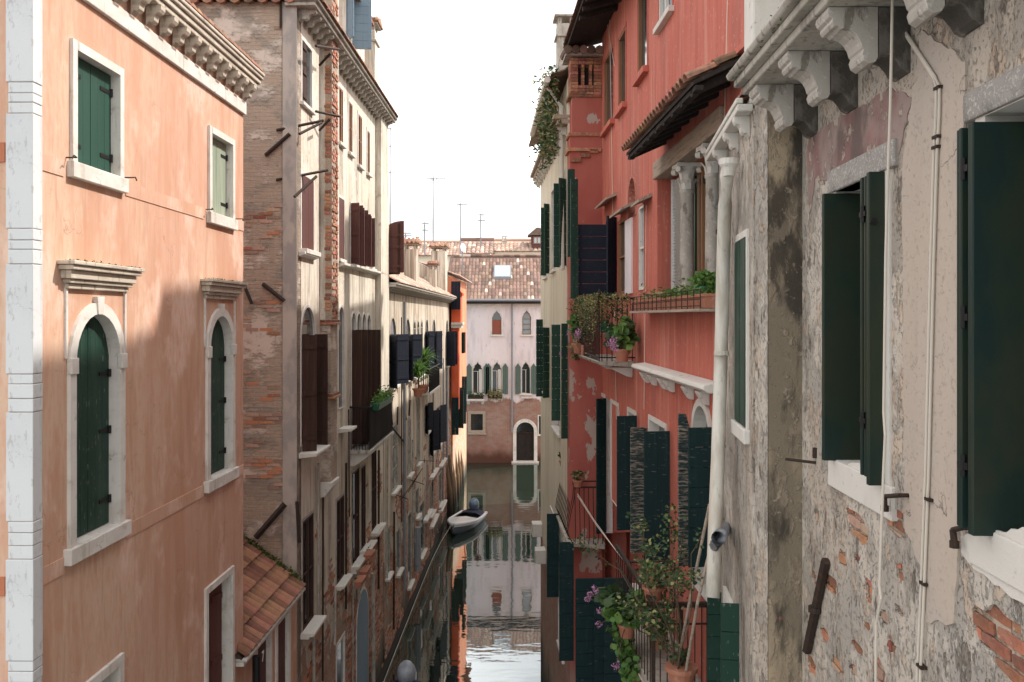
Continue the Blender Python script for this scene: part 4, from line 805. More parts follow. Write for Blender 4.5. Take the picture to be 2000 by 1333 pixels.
# mooring poles along the bank
pl = [(872, 1010, 897), (878, 1013, 905), (883, 1003, 890), (887, 990, 893), (893, 978, 880), (897, 965, 872), (901, 952, 868)]
desc = ['nearest mooring pole', 'second mooring pole from the boat', 'third mooring pole, beside the bright orange house', 'fourth mooring pole, leaning on the bank', 'fifth mooring pole, short and dark', 'sixth mooring pole, near the corner', 'farthest mooring pole by the canal corner']
for i, (px_, yb_, yt_) in enumerate(pl):
    Y = F * CH / (yb_ - HY); X = (px_ + 3 - CX) * Y / F; zt_ = CH + (HY - yt_) * Y / F
    o = MB().tube([(X, Y, -.8), (X - .05, Y + .05, zt_ * .5), (X - .28, Y + .1, zt_)], .12, 9, .09).build('mooring_pole', M['pole'], None, None)
    tag(o, desc[i] + ' of brown wood, left bank', 'mooring pole', 'brown mooring poles along the left bank')
# ================================================================== PALE PINK HOUSE across the end of the canal
FP = front(64)
X_ = lambda px: FP.a(px)
ZP = lambda y: FP.z(1000, y)
pk = thing('pale_pink_house', 'pale pink house with pointed gothic windows closing the far end of the canal', 'house', FP.M @ T((FP.a(975), 0, 0)))
holes = []
def pw(pa, pb, yt, yb, **k):
    x0, x1 = sorted((X_(pa), X_(pb))); h_ = window(pk, FP, x0, x1, ZP(yb), ZP(yt), **k); holes.append(h_); return x0, x1
g = dict(shape='o', fw=.07, fp=.04, dep=.2, sill=(.10, .14, .08), bars=(1, 1))
pw(961, 979.5, 606, 654, fill='dark', **g); x0, x1 = sorted((X_(961), X_(979.5)))
MB().box(x0 + .02, x1 - .02, -.18, -.12, ZP(653), ZP(625)).build('roller_blind', M['redblind'], pk, FP)
pw(1020, 1037.5, 606, 654, fill='glass', pm=M['lglass'], **dict(g, bars=(0, 3)))
for pa, pb in ((923, 943), (961, 980), (1018.5, 1035.5)):
    x0, x1 = pw(pa, pb, 706, 769, fill='glass', gm=M['stone'], **g)
    zq0, zq1 = ZP(770), ZP(713)
    MB().box(x0 + .04, x0 + (x1 - x0) * .38, -.10, -.06, ZP(768), ZP(722)).build('curtain', M['curtain'] if pa < 1000 else M['teal'], pk, FP)
    for xh, sg in ((x0 - .05, 1), (x1 + .05, -1)):
        m = MB(); wd = .40
        for i in range(3):
            xx0, xx1 = wd * i / 3 + .004, wd * (i + 1) / 3 - .004; zt_ = (zq1 - zq0) - (.0 if i == 1 else .14)
            m.box(xx0, xx1, 0, .05, 0, zt_)
        m.prism([(0, zq1 - zq0 - .16), (wd, zq1 - zq0 - .16), (wd * .75, zq1 - zq0 - .03), (wd / 2, zq1 - zq0 + .12), (wd * .25, zq1 - zq0 - .03)], [], .001, .049)
        put('shutter', m.mesh('shutter', M['greygreen']), pk, FP.M @ T((xh, .05, zq0)) @ (RZ(radians(180)) if sg > 0 else Matrix()) @ T((0, -.05 if sg > 0 else 0, 0)))
holes.append(window(pk, FP, *sorted((X_(919.5), X_(943))), ZP(841), ZP(809), fw=.2, fp=.05, dep=.25, fill='dark', sill=(.1, .1, .05), fbot=True, fmat=M['beam']))
x0, x1 = sorted((X_(919.5), X_(943))); gm_ = MB()
for i in range(1, 6): gm_.tube([(x0 + (x1 - x0) * i / 6, -.03, ZP(841)), (x0 + (x1 - x0) * i / 6, -.03, ZP(809))], .02, 6)
for i in range(1, 7): z = ZP(841) + (ZP(809) - ZP(841)) * i / 7; gm_.tube([(x0, -.03, z), (x1, -.03, z)], .018, 6)
gm_.build('window_grille', M['black'], pk, FP)
x0, x1 = sorted((X_(1008.5), X_(1043))); holes.append(window(pk, FP, x0, x1, ZP(901), ZP(825), shape='a', fw=.24, fp=.06, dep=.35, fill='dark', sill=(.18, .25, .1)))
dm_ = MB(); xm = (x0 + x1) / 2
for a_, b_ in ((x0 + .03, xm - .015), (xm + .015, x1 - .03)):
    dm_.box(a_, b_, -.3, -.24, ZP(900), ZP(847)); dm_.box(a_ + .1, b_ - .1, -.24, -.22, ZP(895), ZP(873)); dm_.box(a_ + .1, b_ - .1, -.24, -.22, ZP(870), ZP(850))
dm_.build('door', M['soot'], pk, FP)
fan = MB()
for i in range(1, 8):
    t = pi * i / 8; fan.tube([(xm, -.22, ZP(846)), (xm + .62 * cos(t), -.22, ZP(846) + .62 * sin(t))], .016, 5)
fan.box(x0, x1, -.28, -.2, ZP(848), ZP(845.5)); fan.build('fanlight', M['iron'], pk, FP)
holes.append(window(pk, FP, *sorted((X_(1052.5), X_(1061))), ZP(849), ZP(813), fw=.08, fp=.04, dep=.2, fill='dark', sill=(.1, .1, .05)))
xL, xR = X_(1120), X_(870)
wall(pk, FP, xL, xR, -.5, ZP(590), holes, M['pink'], th=.35)
MB().box(xL + .02, xR - .02, -7, -.36, -.5, ZP(590) - .02).build('wall', M['pink'], pk, FP, raw=True)
mo = MB(); mo.box(xL, xR, .001, .10, ZP(597), ZP(594)); mo.box(xL, xR, .001, .05, ZP(600), ZP(597.2)); mo.build('cornice', M['stone'], pk, FP)
MB().box(xL - .1, xR + .1, .0, .52, ZP(593.5), ZP(588.5)).build('eave_soffit', M['soot'], pk, FP)
MB().tube([(xL, .58, ZP(587)), (xR, .58, ZP(587))], .09, 10).build('gutter', M['grey'], pk, FP)
MB().tube([(X_(1000), .1, ZP(587)), (X_(1000), .1, ZP(845))], .06, 8).build('drainpipe', M['grey'], pk, FP)
zr = ZP(519) + .95
rfp = tiles(MB(), FP, xL, xR, .55, ZP(586), -4.6, zr, .255, .48, .11).build('roof', M['tilefar'], pk, FP, stuff=True)
tiles(MB(), FP, xL, xR, -9.5, ZP(586), -4.6, zr, .4, .8, .16).build('roof', M['tilefar'], pk, FP, stuff=True)
rg = MB()
for i in range(int((xR - xL) / .42)): rg.tube([(xL + i * .42, -4.6, zr + .03), (xL + i * .42 + .44, -4.6, zr + .05)], .13, 8, .11)
rg.build('ridge_tile', M['tilefar'], pk, FP, stuff=True)
# skylight on the slope
sl0 = (zr - ZP(586)) / 5.15; sa, sb = sorted((X_(963), X_(998)))
ss = MB(); y0_, y1_ = -1.75, -3.2
def onr(y, up=0): return ZP(586) + (.55 - y) * sl0 + up
ss.add([(sa, y0_, onr(y0_, .20)), (sb, y0_, onr(y0_, .20)), (sb, y1_, onr(y1_, .20)), (sa, y1_, onr(y1_, .20)), (sa, y0_, onr(y0_, 0)), (sb, y0_, onr(y0_, 0)), (sb, y1_, onr(y1_, 0)), (sa, y1_, onr(y1_, 0))], [(0, 1, 2, 3), (0, 1, 5, 4), (1, 2, 6, 5), (2, 3, 7, 6), (3, 0, 4, 7)])
sk = ss.build('skylight', M['grey'], pk, FP); k = .08
MB().add([(sa + k, y0_ - k, onr(y0_ - k, .21)), (sb - k, y0_ - k, onr(y0_ - k, .21)), (sb - k, y1_ + k, onr(y1_ + k, .21)), (sa + k, y1_ + k, onr(y1_ + k, .21))], [(0, 1, 2, 3)]).build('skylight_glass', M['lglass'], sk, FP)
for pa, pb, y_ in ((913, 946, 779),): ledge_ = MB().box(X_(pb), X_(pa), .001, .45, ZP(y_ + 3), ZP(y_)).build('balcony', M['white'], pk, FP)
for q in (915, 943): MB().prism([(0, ZP(790)), (.1, ZP(788)), (.4, ZP(782.3)), (0, ZP(782.3))], [], X_(q) - .1, X_(q) + .1, 'x').build('balcony_bracket', M['white'], pk, FP)
planter('flower_box', 'dark trough of small green plants under the left gothic window of the pink house', FP, X_(944), X_(914), .1, .35, ZP(779), .2, 'soil', 'leafd', 160, ls=.12, up=.15)
planter('flower_box', 'box spilling pale foliage and crimson flowers below the middle gothic window', FP, X_(981), X_(953), .05, .35, ZP(778), .25, 'soil', 'leafy', 420, ('petalr', 60), hang=.45, up=.18, ls=.11)
MB().box(X_(1040), X_(1018), .001, .2, ZP(778), ZP(776)).build('sill', M['white'], pk, FP)
# ================================================================== FAR ROOFS
def farhouse(label, Y, px0, px1, yb, ye, yr, wallm='farwall', roofm='tilepink', depth=8, wins=(), name='far_house'):
    fr = front(Y); t = thing(name, label, 'house', fr.M @ T((fr.a((px0 + px1) / 2), 0, 0))); x0, x1 = fr.a(px1), fr.a(px0); ze = fr.z(1000, ye); zr = fr.z(1000, yr)
    k = (Y + depth / 2) / Y; zr = CH + (zr - CH) * k
    hs_ = []
    for w in wins:
        a0, a1 = sorted((fr.a(w[0]), fr.a(w[1]))); hs_.append(window(t, fr, a0, a1, fr.z(1000, w[3]), fr.z(1000, w[2]), fw=.1, fp=.03, dep=.15, pm=M['lglass'], bars=(1, 0)))
    wall(t, fr, x0, x1, 0, ze, hs_, M[wallm], th=.25)
    MB().box(x0 + .02, x1 - .02, -depth, -.26, 0, ze - .02).build('wall', M[wallm], t, fr)
    for a_ in (x0 + .01, x1 - .21): MB().prism([(-depth, ze - .02), (0, ze - .02), (-depth / 2, zr - .1)], [], a_, a_ + .2, 'x').build('gable', M[wallm], t, fr)
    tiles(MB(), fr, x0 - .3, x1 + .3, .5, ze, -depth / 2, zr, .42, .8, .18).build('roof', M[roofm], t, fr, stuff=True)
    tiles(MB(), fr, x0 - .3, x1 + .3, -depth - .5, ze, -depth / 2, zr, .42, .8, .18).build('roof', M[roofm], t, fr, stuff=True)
    MB().tube([(x0 - .3, -depth / 2, zr + .08), (x1 + .3, -depth / 2, zr + .08)], .2, 8).build('ridge_tile', M[roofm], t, fr)
    return t, fr
h1, f1 = farhouse('cream house with blank wall and pink tile roof behind the skylight roof, far right', 92, 955, 1100, 560, 492, 471)
h2, f2 = farhouse('white house with two blue-grey windows behind the pink house roof', 84, 900, 957, 560, 497, 470, 'stone', wins=((917, 926, 505, 515), (934, 952, 505, 515)))
h3, f3 = farhouse('far house with long pink roof behind the chimneys, left of the white satellite dish', 110, 795, 905, 560, 500, 474)
h4, f4 = farhouse('distant low pink roof beyond the antennas on the left', 140, 700, 800, 560, 500, 482)
dz_ = f1.z(1000, 476)
dr = MB().box(f1.a(1068), f1.a(1038), -3, -.5, dz_ - 1, f1.z(1000, 460)).build('dormer', M['brown'], h1, f1)
MB().prism([(f1.a(1072), f1.z(1000, 459)), (f1.a(1031), f1.z(1000, 459)), (f1.a(1048), f1.z(1000, 444.5)), (f1.a(1054), f1.z(1000, 444.5))], [], -3.2, -.2).build('dormer_roof', M['tilefar'], dr, f1)
glazing(dr, f1, f1.a(1057), f1.a(1042), f1.z(1000, 476), f1.z(1000, 462), -.46, pm=M['lglass'], bars=(1, 0), bw=.08)
chimney(h1, f1, f1.a(984.5), -2.5, f1.z(1000, 492), f1.z(1000, 462), .45, .45, 'beigepl', 'none', True)
chimney(h2, f2, f2.a(931), -4, f2.z(1000, 480), f2.z(1000, 462), .25, .25, 'beigepl', 'none', False)
chimney(h3, f3, f3.a(810), -3, f3.z(1000, 490), f3.z(1000, 462), .35, .35, 'beigepl', 'none', False)
# satellite dish and antennas
t = thing('satellite_dish', 'white satellite dish on a short mast beside the far chimneys', 'satellite dish', T(((903 - CX) * 60 / F, 60, 13.5)))
c = Vector(((903 - CX) * 60 / F, 60, CH + (HY - 484) * 60 / F)); d = MB(); rot = T(c) @ Matrix.Rotation(radians(80), 4, 'X') @ Matrix.Rotation(radians(55), 4, 'Y')
d.lathe([(.02, .0), (.17, .02), (.28, .07), (.29, .07), (.18, .0), (.02, -.03)], 20, m=rot); d.build('dish', M['hull'], t, None, smooth=True)
MB().tube([c, (c.x, c.y + .1, c.z - 1.6)], .035).build('mast', M['grey'], t, None)
def antenna(label, px, Y, yb, yt, booms):
    x = (px - CX) * Y / F; z0 = CH + (HY - yb) * Y / F; z1 = CH + (HY - yt) * Y / F
    t = thing('roof_antenna', label, 'antenna', T((x, Y, z0)), 'television antennas on the roofs'); MB().tube([(x, Y, z0 - .6), (x, Y, z1)], Y * .0007, 6).build('mast', M['grey'], t, None)
    for (yy, wpx, n, dn) in booms:
        z = CH + (HY - yy) * Y / F; L_ = wpx * Y / F; m = MB(); m.tube([(x - L_ * .35, Y, z), (x + L_ * .65, Y, z)], Y * .0005, 5)
        for i in range(n): q = x - L_ * .35 + L_ * i / max(1, n - 1); m.tube([(q, Y - .25, z - dn * Y / F), (q, Y + .25, z + dn * Y / F)], Y * .00035, 4)
        m.build('boom', M['grey'], t, None)
antenna('tallest roof antenna, a thin mast with side boom right of the low beige house chimneys', 846, 50, 495, 338, ((349, 36, 6, 3), (352, 10, 2, 6)))
antenna('tall antenna mast close behind the end of the tall brick house', 762, 34, 500, 250, ((252, 32, 3, 2), (286, 26, 2, 2), (337, 14, 2, 1)))
antenna('antenna with cross boom above the satellite dish', 899, 62, 480, 397, ((400, 20, 5, 3), ))
antenna('smallest antenna above the far roofs on the right', 939, 80, 470, 418, ((420, 11, 4, 3), (431, 14, 3, 1)))
antenna('low square antenna over the far left roofs', 792, 80, 490, 455, ((456, 16, 4, 3), (461, 18, 3, 2)))
antenna('low antenna between the two tall masts on the left', 829, 85, 485, 435, ((437, 12, 4, 3), (450, 10, 3, 2)))
# ================================================================== BOATS
def boat(P, heading, label, covm, cowlm, Ln=3.8, Wd=1.4, tilt=35):
    Mx = T(P) @ RZ(heading); t = thing('motor_boat', label, 'boat', Mx); m = MB(); sec = []
    N_ = 12
    for i in range(N_ + 1):
        u = i / N_; x = Ln * u; hw = Wd / 2 * (1 - max(0, (u - .45) / .55) ** 2.2) * (.93 + .07 * min(1, u * 4)); hw = max(hw, .03); sh_ = .34 + .20 * u ** 2; kz = -.28 + .45 * max(0, (u - .6) / .4) ** 2
        sec.append([(x, -hw, sh_), (x + .0, -hw * .93, .1 + .12 * u), (x, -hw * .6, kz * .6), (x, 0, kz), (x, hw * .6, kz * .6), (x, hw * .93, .1 + .12 * u), (x, hw, sh_)])
    vs = [v for s_ in sec for v in s_]; fs = [(i * 7 + j, i * 7 + j + 1, (i + 1) * 7 + j + 1, (i + 1) * 7 + j) for i in range(N_) for j in range(6)]; fs.append(tuple(range(7)))
    m.add(vs, fs); m.build('hull', M['hullblue'], t, Mx, smooth=True)
    st_ = MB(); 
    for sg in (0, 6):
        st_.tube([(s_[sg][0], s_[sg][1], s_[sg][2]) for s_ in sec], .075, 8)
    st_.tube([sec[0][0], sec[0][6]], .05); st_.build('gunwale', M['hull'], t, Mx, smooth=True)
    bs = MB()
    for sg, j in ((-1, 0), (1, 5)):
        a_ = [(s_[0][0], sg * (abs(s_[0][1]) * .995 + .008), s_[0][2] - .04) for s_ in sec]; b_ = [(s_[0][0], sg * (abs(s_[0][1]) * .98 + .012), s_[0][2] - .13) for s_ in sec]
        bs.add(a_ + b_, [(i, i + 1, i + N_ + 2, i + N_ + 1) for i in range(N_)])
    bs.build('side_stripe', M['hull'], t, Mx)
    dk = MB(); k0 = 5                                  # foredeck and inner deck
    dk.add([(s_[0][0], s_[0][1] * .92, s_[0][2] + .02) for s_ in sec[k0:]] + [(s_[0][0], 0, s_[0][2] + .09) for s_ in sec[k0:]] + [(s_[0][0], s_[6][1] * .92, s_[0][2] + .02) for s_ in sec[k0:]],
           [(i, i + 1, i + 1 + (N_ - k0 + 1), i + (N_ - k0 + 1)) for i in range(N_ - k0)] + [(i + (N_ - k0 + 1), i + 1 + (N_ - k0 + 1), i + 1 + 2 * (N_ - k0 + 1), i + 2 * (N_ - k0 + 1)) for i in range(N_ - k0)])
    dk.build('foredeck', M['hull'], t, Mx, smooth=True)
    cv = MB(); n_ = k0 - 1
    for i in range(n_):
        s_ = sec[i]; 
    g_ = []
    for i in range(n_):
        s_ = sec[i]
        for j in range(9): v = -1 + j / 4; g_.append((s_[0][0] + .02, s_[6][1] * .90 * v, s_[0][2] + .03 + .16 * (1 - v * v) + R.uniform(-.015, .015)))
    cv.add(g_, [(i * 9 + j, i * 9 + j + 1, (i + 1) * 9 + j + 1, (i + 1) * 9 + j) for i in range(n_ - 1) for j in range(8)]); cv.build('tarpaulin', M[covm], t, Mx, smooth=True)
    Em = Mx @ T((-.12, 0, .52)) @ Matrix.Rotation(radians(tilt), 4, 'Y')
    e = MB(); pr = [(.05, .46), (.14, .44), (.19, .34), (.21, .18), (.18, .02), (.12, -.06), (.02, -.07)]
    vs = []
    for r_, z in pr:
        for k in range(16): th = 2 * pi * k / 16; vs.append((1.3 * r_ * 1.35 * cos(th), 1.3 * r_ * sin(th) * .95, 1.25 * z + .05 * cos(th)))
    e.add(vs, [(i * 16 + k, i * 16 + (k + 1) % 16, (i + 1) * 16 + (k + 1) % 16, (i + 1) * 16 + k) for i in range(len(pr) - 1) for k in range(16)] + [tuple(range(16))])
    en = e.build('outboard_engine', M[cowlm], t, Em, smooth=True)
    lg = MB(); lg.box(-.08, .06, -.05, .05, -.75, -.05); lg.box(-.16, .12, -.02, .02, -.62, -.59); lg.tube([(.12, 0, -.8), (-.14, 0, -.8)], .05); lg.box(-.03, .14, -.12, .12, -.3, -.08); lg.build('outboard_leg', M['black'], en, Em)
    pr_ = MB()
    for k in range(3): th = 2 * pi * k / 3; pr_.prism([(0, 0), (.1, .03), (.14, .0), (.1, -.04)], [], 0, .012, 'z', Matrix.Translation((-.17, 0, -.8)) @ Matrix.Rotation(th, 4, 'X') @ Matrix.Rotation(radians(70), 4, 'Y'))
    pr_.build('propeller', M['grey'], en, Em); return t
bow, stern = Vector((-2.80, 42.6, 0)), Vector((-1.95, 46.3, 0)); d_ = bow - stern
boat(stern, math.atan2(d_.y, d_.x), 'small white motor boat with navy cover and blue engine moored on the left bank', 'cover', 'cowl', tilt=38)
boat(Vector((-2.88, 24.5, 0)), radians(-93), 'silver grey outboard engine of a moored boat at the bottom edge of the canal', 'cover', 'cowlg', tilt=50)
MB().tube([(-2.9, 42.6, .5), (-3.25, 41.0, .12), (-3.42, 38, .05), (-3.52, 33, .05), (-3.62, 27, .05), (-3.68, 22, .05), (-3.2, 20.4, .4)], .010, 5).build('mooring_rope', M['cable'], None, None)
tag(bpy.data.objects['mooring_rope'], 'long pale mooring rope along the left bank at the waterline', 'rope')
# ================================================================== CREAM HOUSE (far right)
FC = side(928, 1.94)
H0, H1 = FC.a(1109), FC.a(1056)
cr_ = thing('cream_house', 'cream house with dark green plank shutters at the right bank, beyond the red house', 'house', FC.M @ T(((H0 + H1) / 2, 0, 0)))
holes = []; ZC = lambda px, py, n=0: FC.z(px, py, n)
cw = dict(fw=.05, fp=.02, dep=.12, sill=(.06, .06, .03), fill='dark')
def shp(par, fr, px_h, px_f, yt, yb, ang, sgn, mt, style='h', n=.03, top=0):
    """leaf hinged at px_h whose free edge shows at px_f; height read at px_h"""
    a = fr.a(px_h, n); z1, z0 = fr.z(px_h, yt, n), fr.z(px_h, yb, n); th = radians(ang)
    d = (cos(th) * sgn, sin(th)); D = Vector(((px_f - CX) / F, 1)); P0 = fr.P(a, n, 0).xy; dv = (fr.X.xy * d[0] + fr.N.xy * d[1])
    w = -(P0.x * D.y - P0.y * D.x) / (dv.x * D.y - dv.y * D.x)
    if not .12 < w < 1.0: print('LEAF?', px_h, px_f, round(w, 2)); w = min(max(abs(w), .25), .7)
    return leaf(par, fr, a, n, z0, z1 - z0, w, ang, sgn, mt, style, top)
for pa, pb, yt, yb in ((1085, 1078, 366, 526), (1069, 1063, 400, 540), (1104, 1096, 335, 505), (1094, 1081, 640, 850), (1068, 1061, 640, 770), (1083, 1076, 1010, 1150), (1102, 1092, 1050, 1290)):
    holes.append(pxw(cr_, FC, pa, pb, yt, yb, **cw))
zc = FC.z(1090, 200)
wall(cr_, FC, H0, H1, -.5, CH + 5.0, holes, M['creamr'], th=.25)
MB().box(H0 + .02, H1 - .02, -7, -.251, -.5, CH + 4.98).build('wall', M['creamr'], cr_, FC, raw=True)
for q in ((1066, 1056, 406, 539, 95), (1071, 1062, 399, 535, 130), (1096, 1081, 359, 523, 95), (1103, 1091, 350, 520, 140), (1122, 1108, 331, 503, 95), (1128, 1114, 350, 584, 100),
          (1060, 1047, 624, 775, 95), (1071, 1060, 640, 777, 130), (1094, 1077, 634, 822, 92), (1108, 1096, 632, 857, 100), (1091, 1068, 1003, 1166, 92), (1120, 1092, 1058, 1290, 92)):
    mt_ = M['teal'] if q[2] > 900 else M['green']
    s_ = shp(cr_, FC, q[0], q[1], q[2], q[3], q[4], 1, mt_, 'h' if q[0] != 1098 else 'v')
ce = MB(); ce.box(H0, H1 + .2, -.1, .22, CH + 4.05, CH + 4.15); ce.box(H0, H1 + .25, -.1, .3, CH + 4.153, CH + 4.25); ce = ce.build('cornice', M['beam'], cr_, FC, bev=.01)
bm4 = MB().prism(bracketprof(.2, .2), [], -.06, .06, 'x').mesh('cornice_bracket', M['white'])
for i in range(15): put('cornice_bracket', bm4, ce, FC.M @ T((H0 + .3 + i * .55, .002, CH + 4.04)))
tiles(MB(), FC, H0, H1 + .2, .35, CH + 5.05, -3.2, CH + 6.6, .2).build('roof', M['tilefar'], cr_, FC, stuff=True)
tiles(MB(), FC, H0, H1 + .2, -7.2, CH + 5.05, -3.2, CH + 6.6, .4, .7, .16).build('roof', M['tilefar'], cr_, FC, stuff=True)
MB().prism([(-7, CH + 4.98), (-.0, CH + 4.98), (-3.2, CH + 6.5)], [], H1 - .25, H1, 'x').build('gable', M['creamr'], cr_, FC)
MB().prism([(-7, CH + 4.98), (-.0, CH + 4.98), (-3.2, CH + 6.5)], [], H0, H0 + .25, 'x').build('gable', M['creamr'], cr_, FC)
chimney(cr_, FC, FC.a(1096, -.25), -.35, CH + 4.9, FC.z(1098, 70, -.35), .5, .42, 'oldstone', 'none', True)
gt = MB(); gt.tube([(H0 + .1, .42, CH + 5.0), (H1 - 2.5, .42, CH + 4.9)], .07, 8); gt.tube([(H0 + 1.2, .42, CH + 4.95), (H0 + 1.2, .05, CH + 4.2), (H0 + 1.2, .05, CH + 3.6)], .05, 8); gt.tube([(H0 + .5, .42, CH + 4.98), (H0 + .4, .1, CH + 4.5), (H0 + .2, .1, CH + 1)], .05, 8)
gt.build('gutter', M['pipe'], cr_, FC)
for i, (px_, y0, y1) in enumerate(((1050, 1015, 1040), (1060, 1043, 1068))):
    x = H1 - .25 - i * 1.3; MB().box(x - .35, x + .1, -.05, .28, FC.z(1056, y1), FC.z(1056, y0)).build('stone_block', M['white'], cr_, FC, bev=.02)
# ivy on its roof edge
t = thing('roof_ivy', 'shaggy green shrub hanging from the cream house roof edge on the right', 'shrub', FC.M @ T((FC.a(1085, .3), .2, CH + 4.5))); f = MB(); f2 = MB()
for _ in range(1500):
    a_ = FC.a(1082, .2) + R.gauss(0, .6); z = CH + 4.0 + R.uniform(-.6, 1.5) * (1 - .25 * abs(R.gauss(0, 1))); y = .2 + abs(R.gauss(0, .16)); aleaf(f if R.random() < .6 else f2, Vector((a_, y, z)), .11, asp=.4)
f.build('foliage', M['leafd'], t, FC); f2.build('foliage', M['leafy'], t, FC)
s_ = MB()
for _ in range(9): a_ = FC.a(1078, .2) + R.gauss(0, .6); s_.tube([(a_, 0, CH + 4.6), (a_ + R.uniform(-.2, .2), .2, CH + 5.1), (a_ + R.uniform(-.4, .4), .35, CH + R.uniform(3.5, 5.8))], .015, 5)
s_.build('stem', M['stem'], t, FC)
# ------------------------------------------------------------------ added house, unseen behind the cream one, sized to shade the left row
FX = Fr(3.4, 0, -1, 0)
ph = thing('plain_beige_house', 'plain beige house behind the cream house on the right, out of sight down the side', 'house', FX.M @ T((38, 0, 0)))
MB().box(26.9, 51.5, -8, 0, -.5, CH + 4.2).build('wall', M['beigepl'], ph, FX, raw=True)
tiles(MB(), FX, 26.9, 51.5, .4, CH + 4.2, -8, CH + 6.3, .5, .9, .2).build('roof', M['tilefar'], ph, FX, stuff=True)

# ================================================================== RED HOUSE
FR = side(928, 2.6)
K0, K1 = FR.a(1405) - .9, FR.a(1176)
rh = thing('red_house', 'coral red plastered house with flowered balconies and dark green shutters on the right', 'house', FR.M @ T(((K0 + K1) / 2, 0, 0)))
holes = []
rw = dict(fw=.05, fp=.015, dep=.045, fmat=M['red'], sill=(.10, .09, .03))
for p in ((1199, 1181, 85, 233), (1223, 1209, 50, 200), (1265, 1247, -90, 130)):
    holes.append(pxw(rh, FR, p[0], p[1], p[2], p[3], fill='glass', gm=M['wood'], bars=(0, 0), **rw))
holes.append(pxw(rh, FR, 1314, 1288, -120, 14, fill='glass', gm=M['white'], pm=M['lglass'], bars=(1, 0), **dict(rw, sill=(.08, .08, .03, M['white']))))
holes.append(pxw(rh, FR, 1242, 1228, 342, 420, shape='a', fill='dark', fw=.04, fp=.015, dep=.14, fmat=M['brick'], sill=None))
holes.append(pxw(rh, FR, 1222, 1208, 425, 573, fill='glass', gm=M['wood'], bars=(0, 1), pm=M['glass'], **dict(rw, sill=None)))
holes.append(pxw(rh, FR, 1259, 1248, 398, 566, fill='glass', gm=M['white'], bars=(0, 1), pm=M['lglass'], **dict(rw, sill=None)))
MB().box(FR.a(1236), FR.a(1223.5), .0, .03, FR.z(1236, 573), FR.z(1236, 425)).build('door_jamb', M['pink'], rh, FR)
# loggia
x0, x1 = sorted((FR.a(1284), FR.a(1412))); lz0, lz1 = FR.z(1340, 600), FR.z(1284, 350)
holes.append(rect(x0, x1, lz0, lz1))
# lower floor
lw_ = dict(fw=.07, fp=.02, dep=.14, fill='dark', sill=None)
holes.append(pxw(rh, FR, 1182, 1168, 778, 1040, **lw_))
holes.append(pxw(rh, FR, 1208, 1195, 795, 992, **dict(lw_, fmat=M['white'])))
holes.append(pxw(rh, FR, 1242, 1228, 812, 1000, **dict(lw_, fmat=M['white'])))
holes.append(pxw(rh, FR, 1301, 1270, 838, 1110, **dict(lw_, fmat=M['white'])))
holes.append(pxw(rh, FR, 1389, 1357, 800, 1180, shape='a', **dict(lw_, fmat=M['white'], fw=.09, fp=.03)))
holes.append(pxw(rh, FR, 1255, 1232, 1190, 1330, **dict(lw_, fmat=M['white'])))
ztr = CH + 5.5
at = [(K0, -.5), (K1, -.5), (K1, CH + 6.75), (13.9, CH + 6.75), (11.5, CH + 5.6), (K0, CH + 5.75)]  # wall top raised out of view to cast the diagonal shadow opposite
wall(rh, FR, K0, K1, -.5, 0, holes, M['red'], th=.5, outer=at)
MB().box(K0 + .02, K1 - .02, -7, -.501, -.5, CH + 5.55).build('wall', M['redpeel'], rh, FR, raw=True)
# chimney stack at the far end
w_ = .66; c0 = K1; c1 = K1 + .55
ck = MB().box(c0, c1, -.2, w_, -.5, FR.z(1128, 108, w_) - 1.25).build('chimney_breast', M['redpeel'], rh, FR, raw=True)
ztc = FR.z(1176, 100)
zz = FR.z(1176, 190)
MB().box(c0 - .0, c1, .0, w_ - .04, FR.z(1176, 262), zz).build('chimney_breast', M['redpeel'], rh, FR)
for yy, ex in ((262, .03), (292, .05), (186, .03)):
    zq = FR.z(1176, yy); bb = MB().box(c0 - ex, c1, .02, w_ + ex, zq - .05, zq + .02).build('brick_band', M['brick'], rh, FR, bev=.006)
kb = MB(); zq0, zq1 = zz + .03, FR.z(1176, 112)
for i in range(int((zq1 - zq0) / .07)):
    z = zq0 + i * .07; o_ = (i % 2) * .06
    for j in range(4):
        q = .02 + j * .16
        if .25 < (i / ((zq1 - zq0) / .07)) < .75 and j in (1, 2):
            kb.box(c0 - .03, c0 + .1, q + .03, q + .09, z, z + .062)
        else: kb.box(c0 - .03, c0 + .45, q, q + .152, z, z + .062)
kb.box(c0 + .1, c1 - .02, .0, w_ - .02, zq0, zq1); kb.build('chimney_brickwork', M['brick'], rh, FR)
MB().box(c0 + .085, c0 + .1, .17, .5, zq0 + .2, zq1 - .2).build('flue_opening', M['soot'], rh, FR)
q = MB(); q.box(c0 - .12, c1 + .1, -.06, w_ + .1, zq1 + .003, zq1 + .06)
q.build('chimney_crown', M['oldstone'], rh, FR); q = MB()
for i in range(6): yy = -.08 + i * .16; q.tube([(c0 - .2, yy, zq1 + .10), (c1 + .15, yy, zq1 + .20)], .085, 8)
q.build('chimney_tile', M['tilefar'], rh, FR)
kz = MB()
for i, (y0, y1) in enumerate(((.0, .2), (.2, .38), (.38, .55))): kz.box(c0 - .05, c0, w_ - y1 - .02, w_ - y0 - .02, FR.z(1176, 310 - i * 9) - .08, FR.z(1176, 310 - i * 9))
kz.build('stepped_brick', M['brick'], rh, FR)
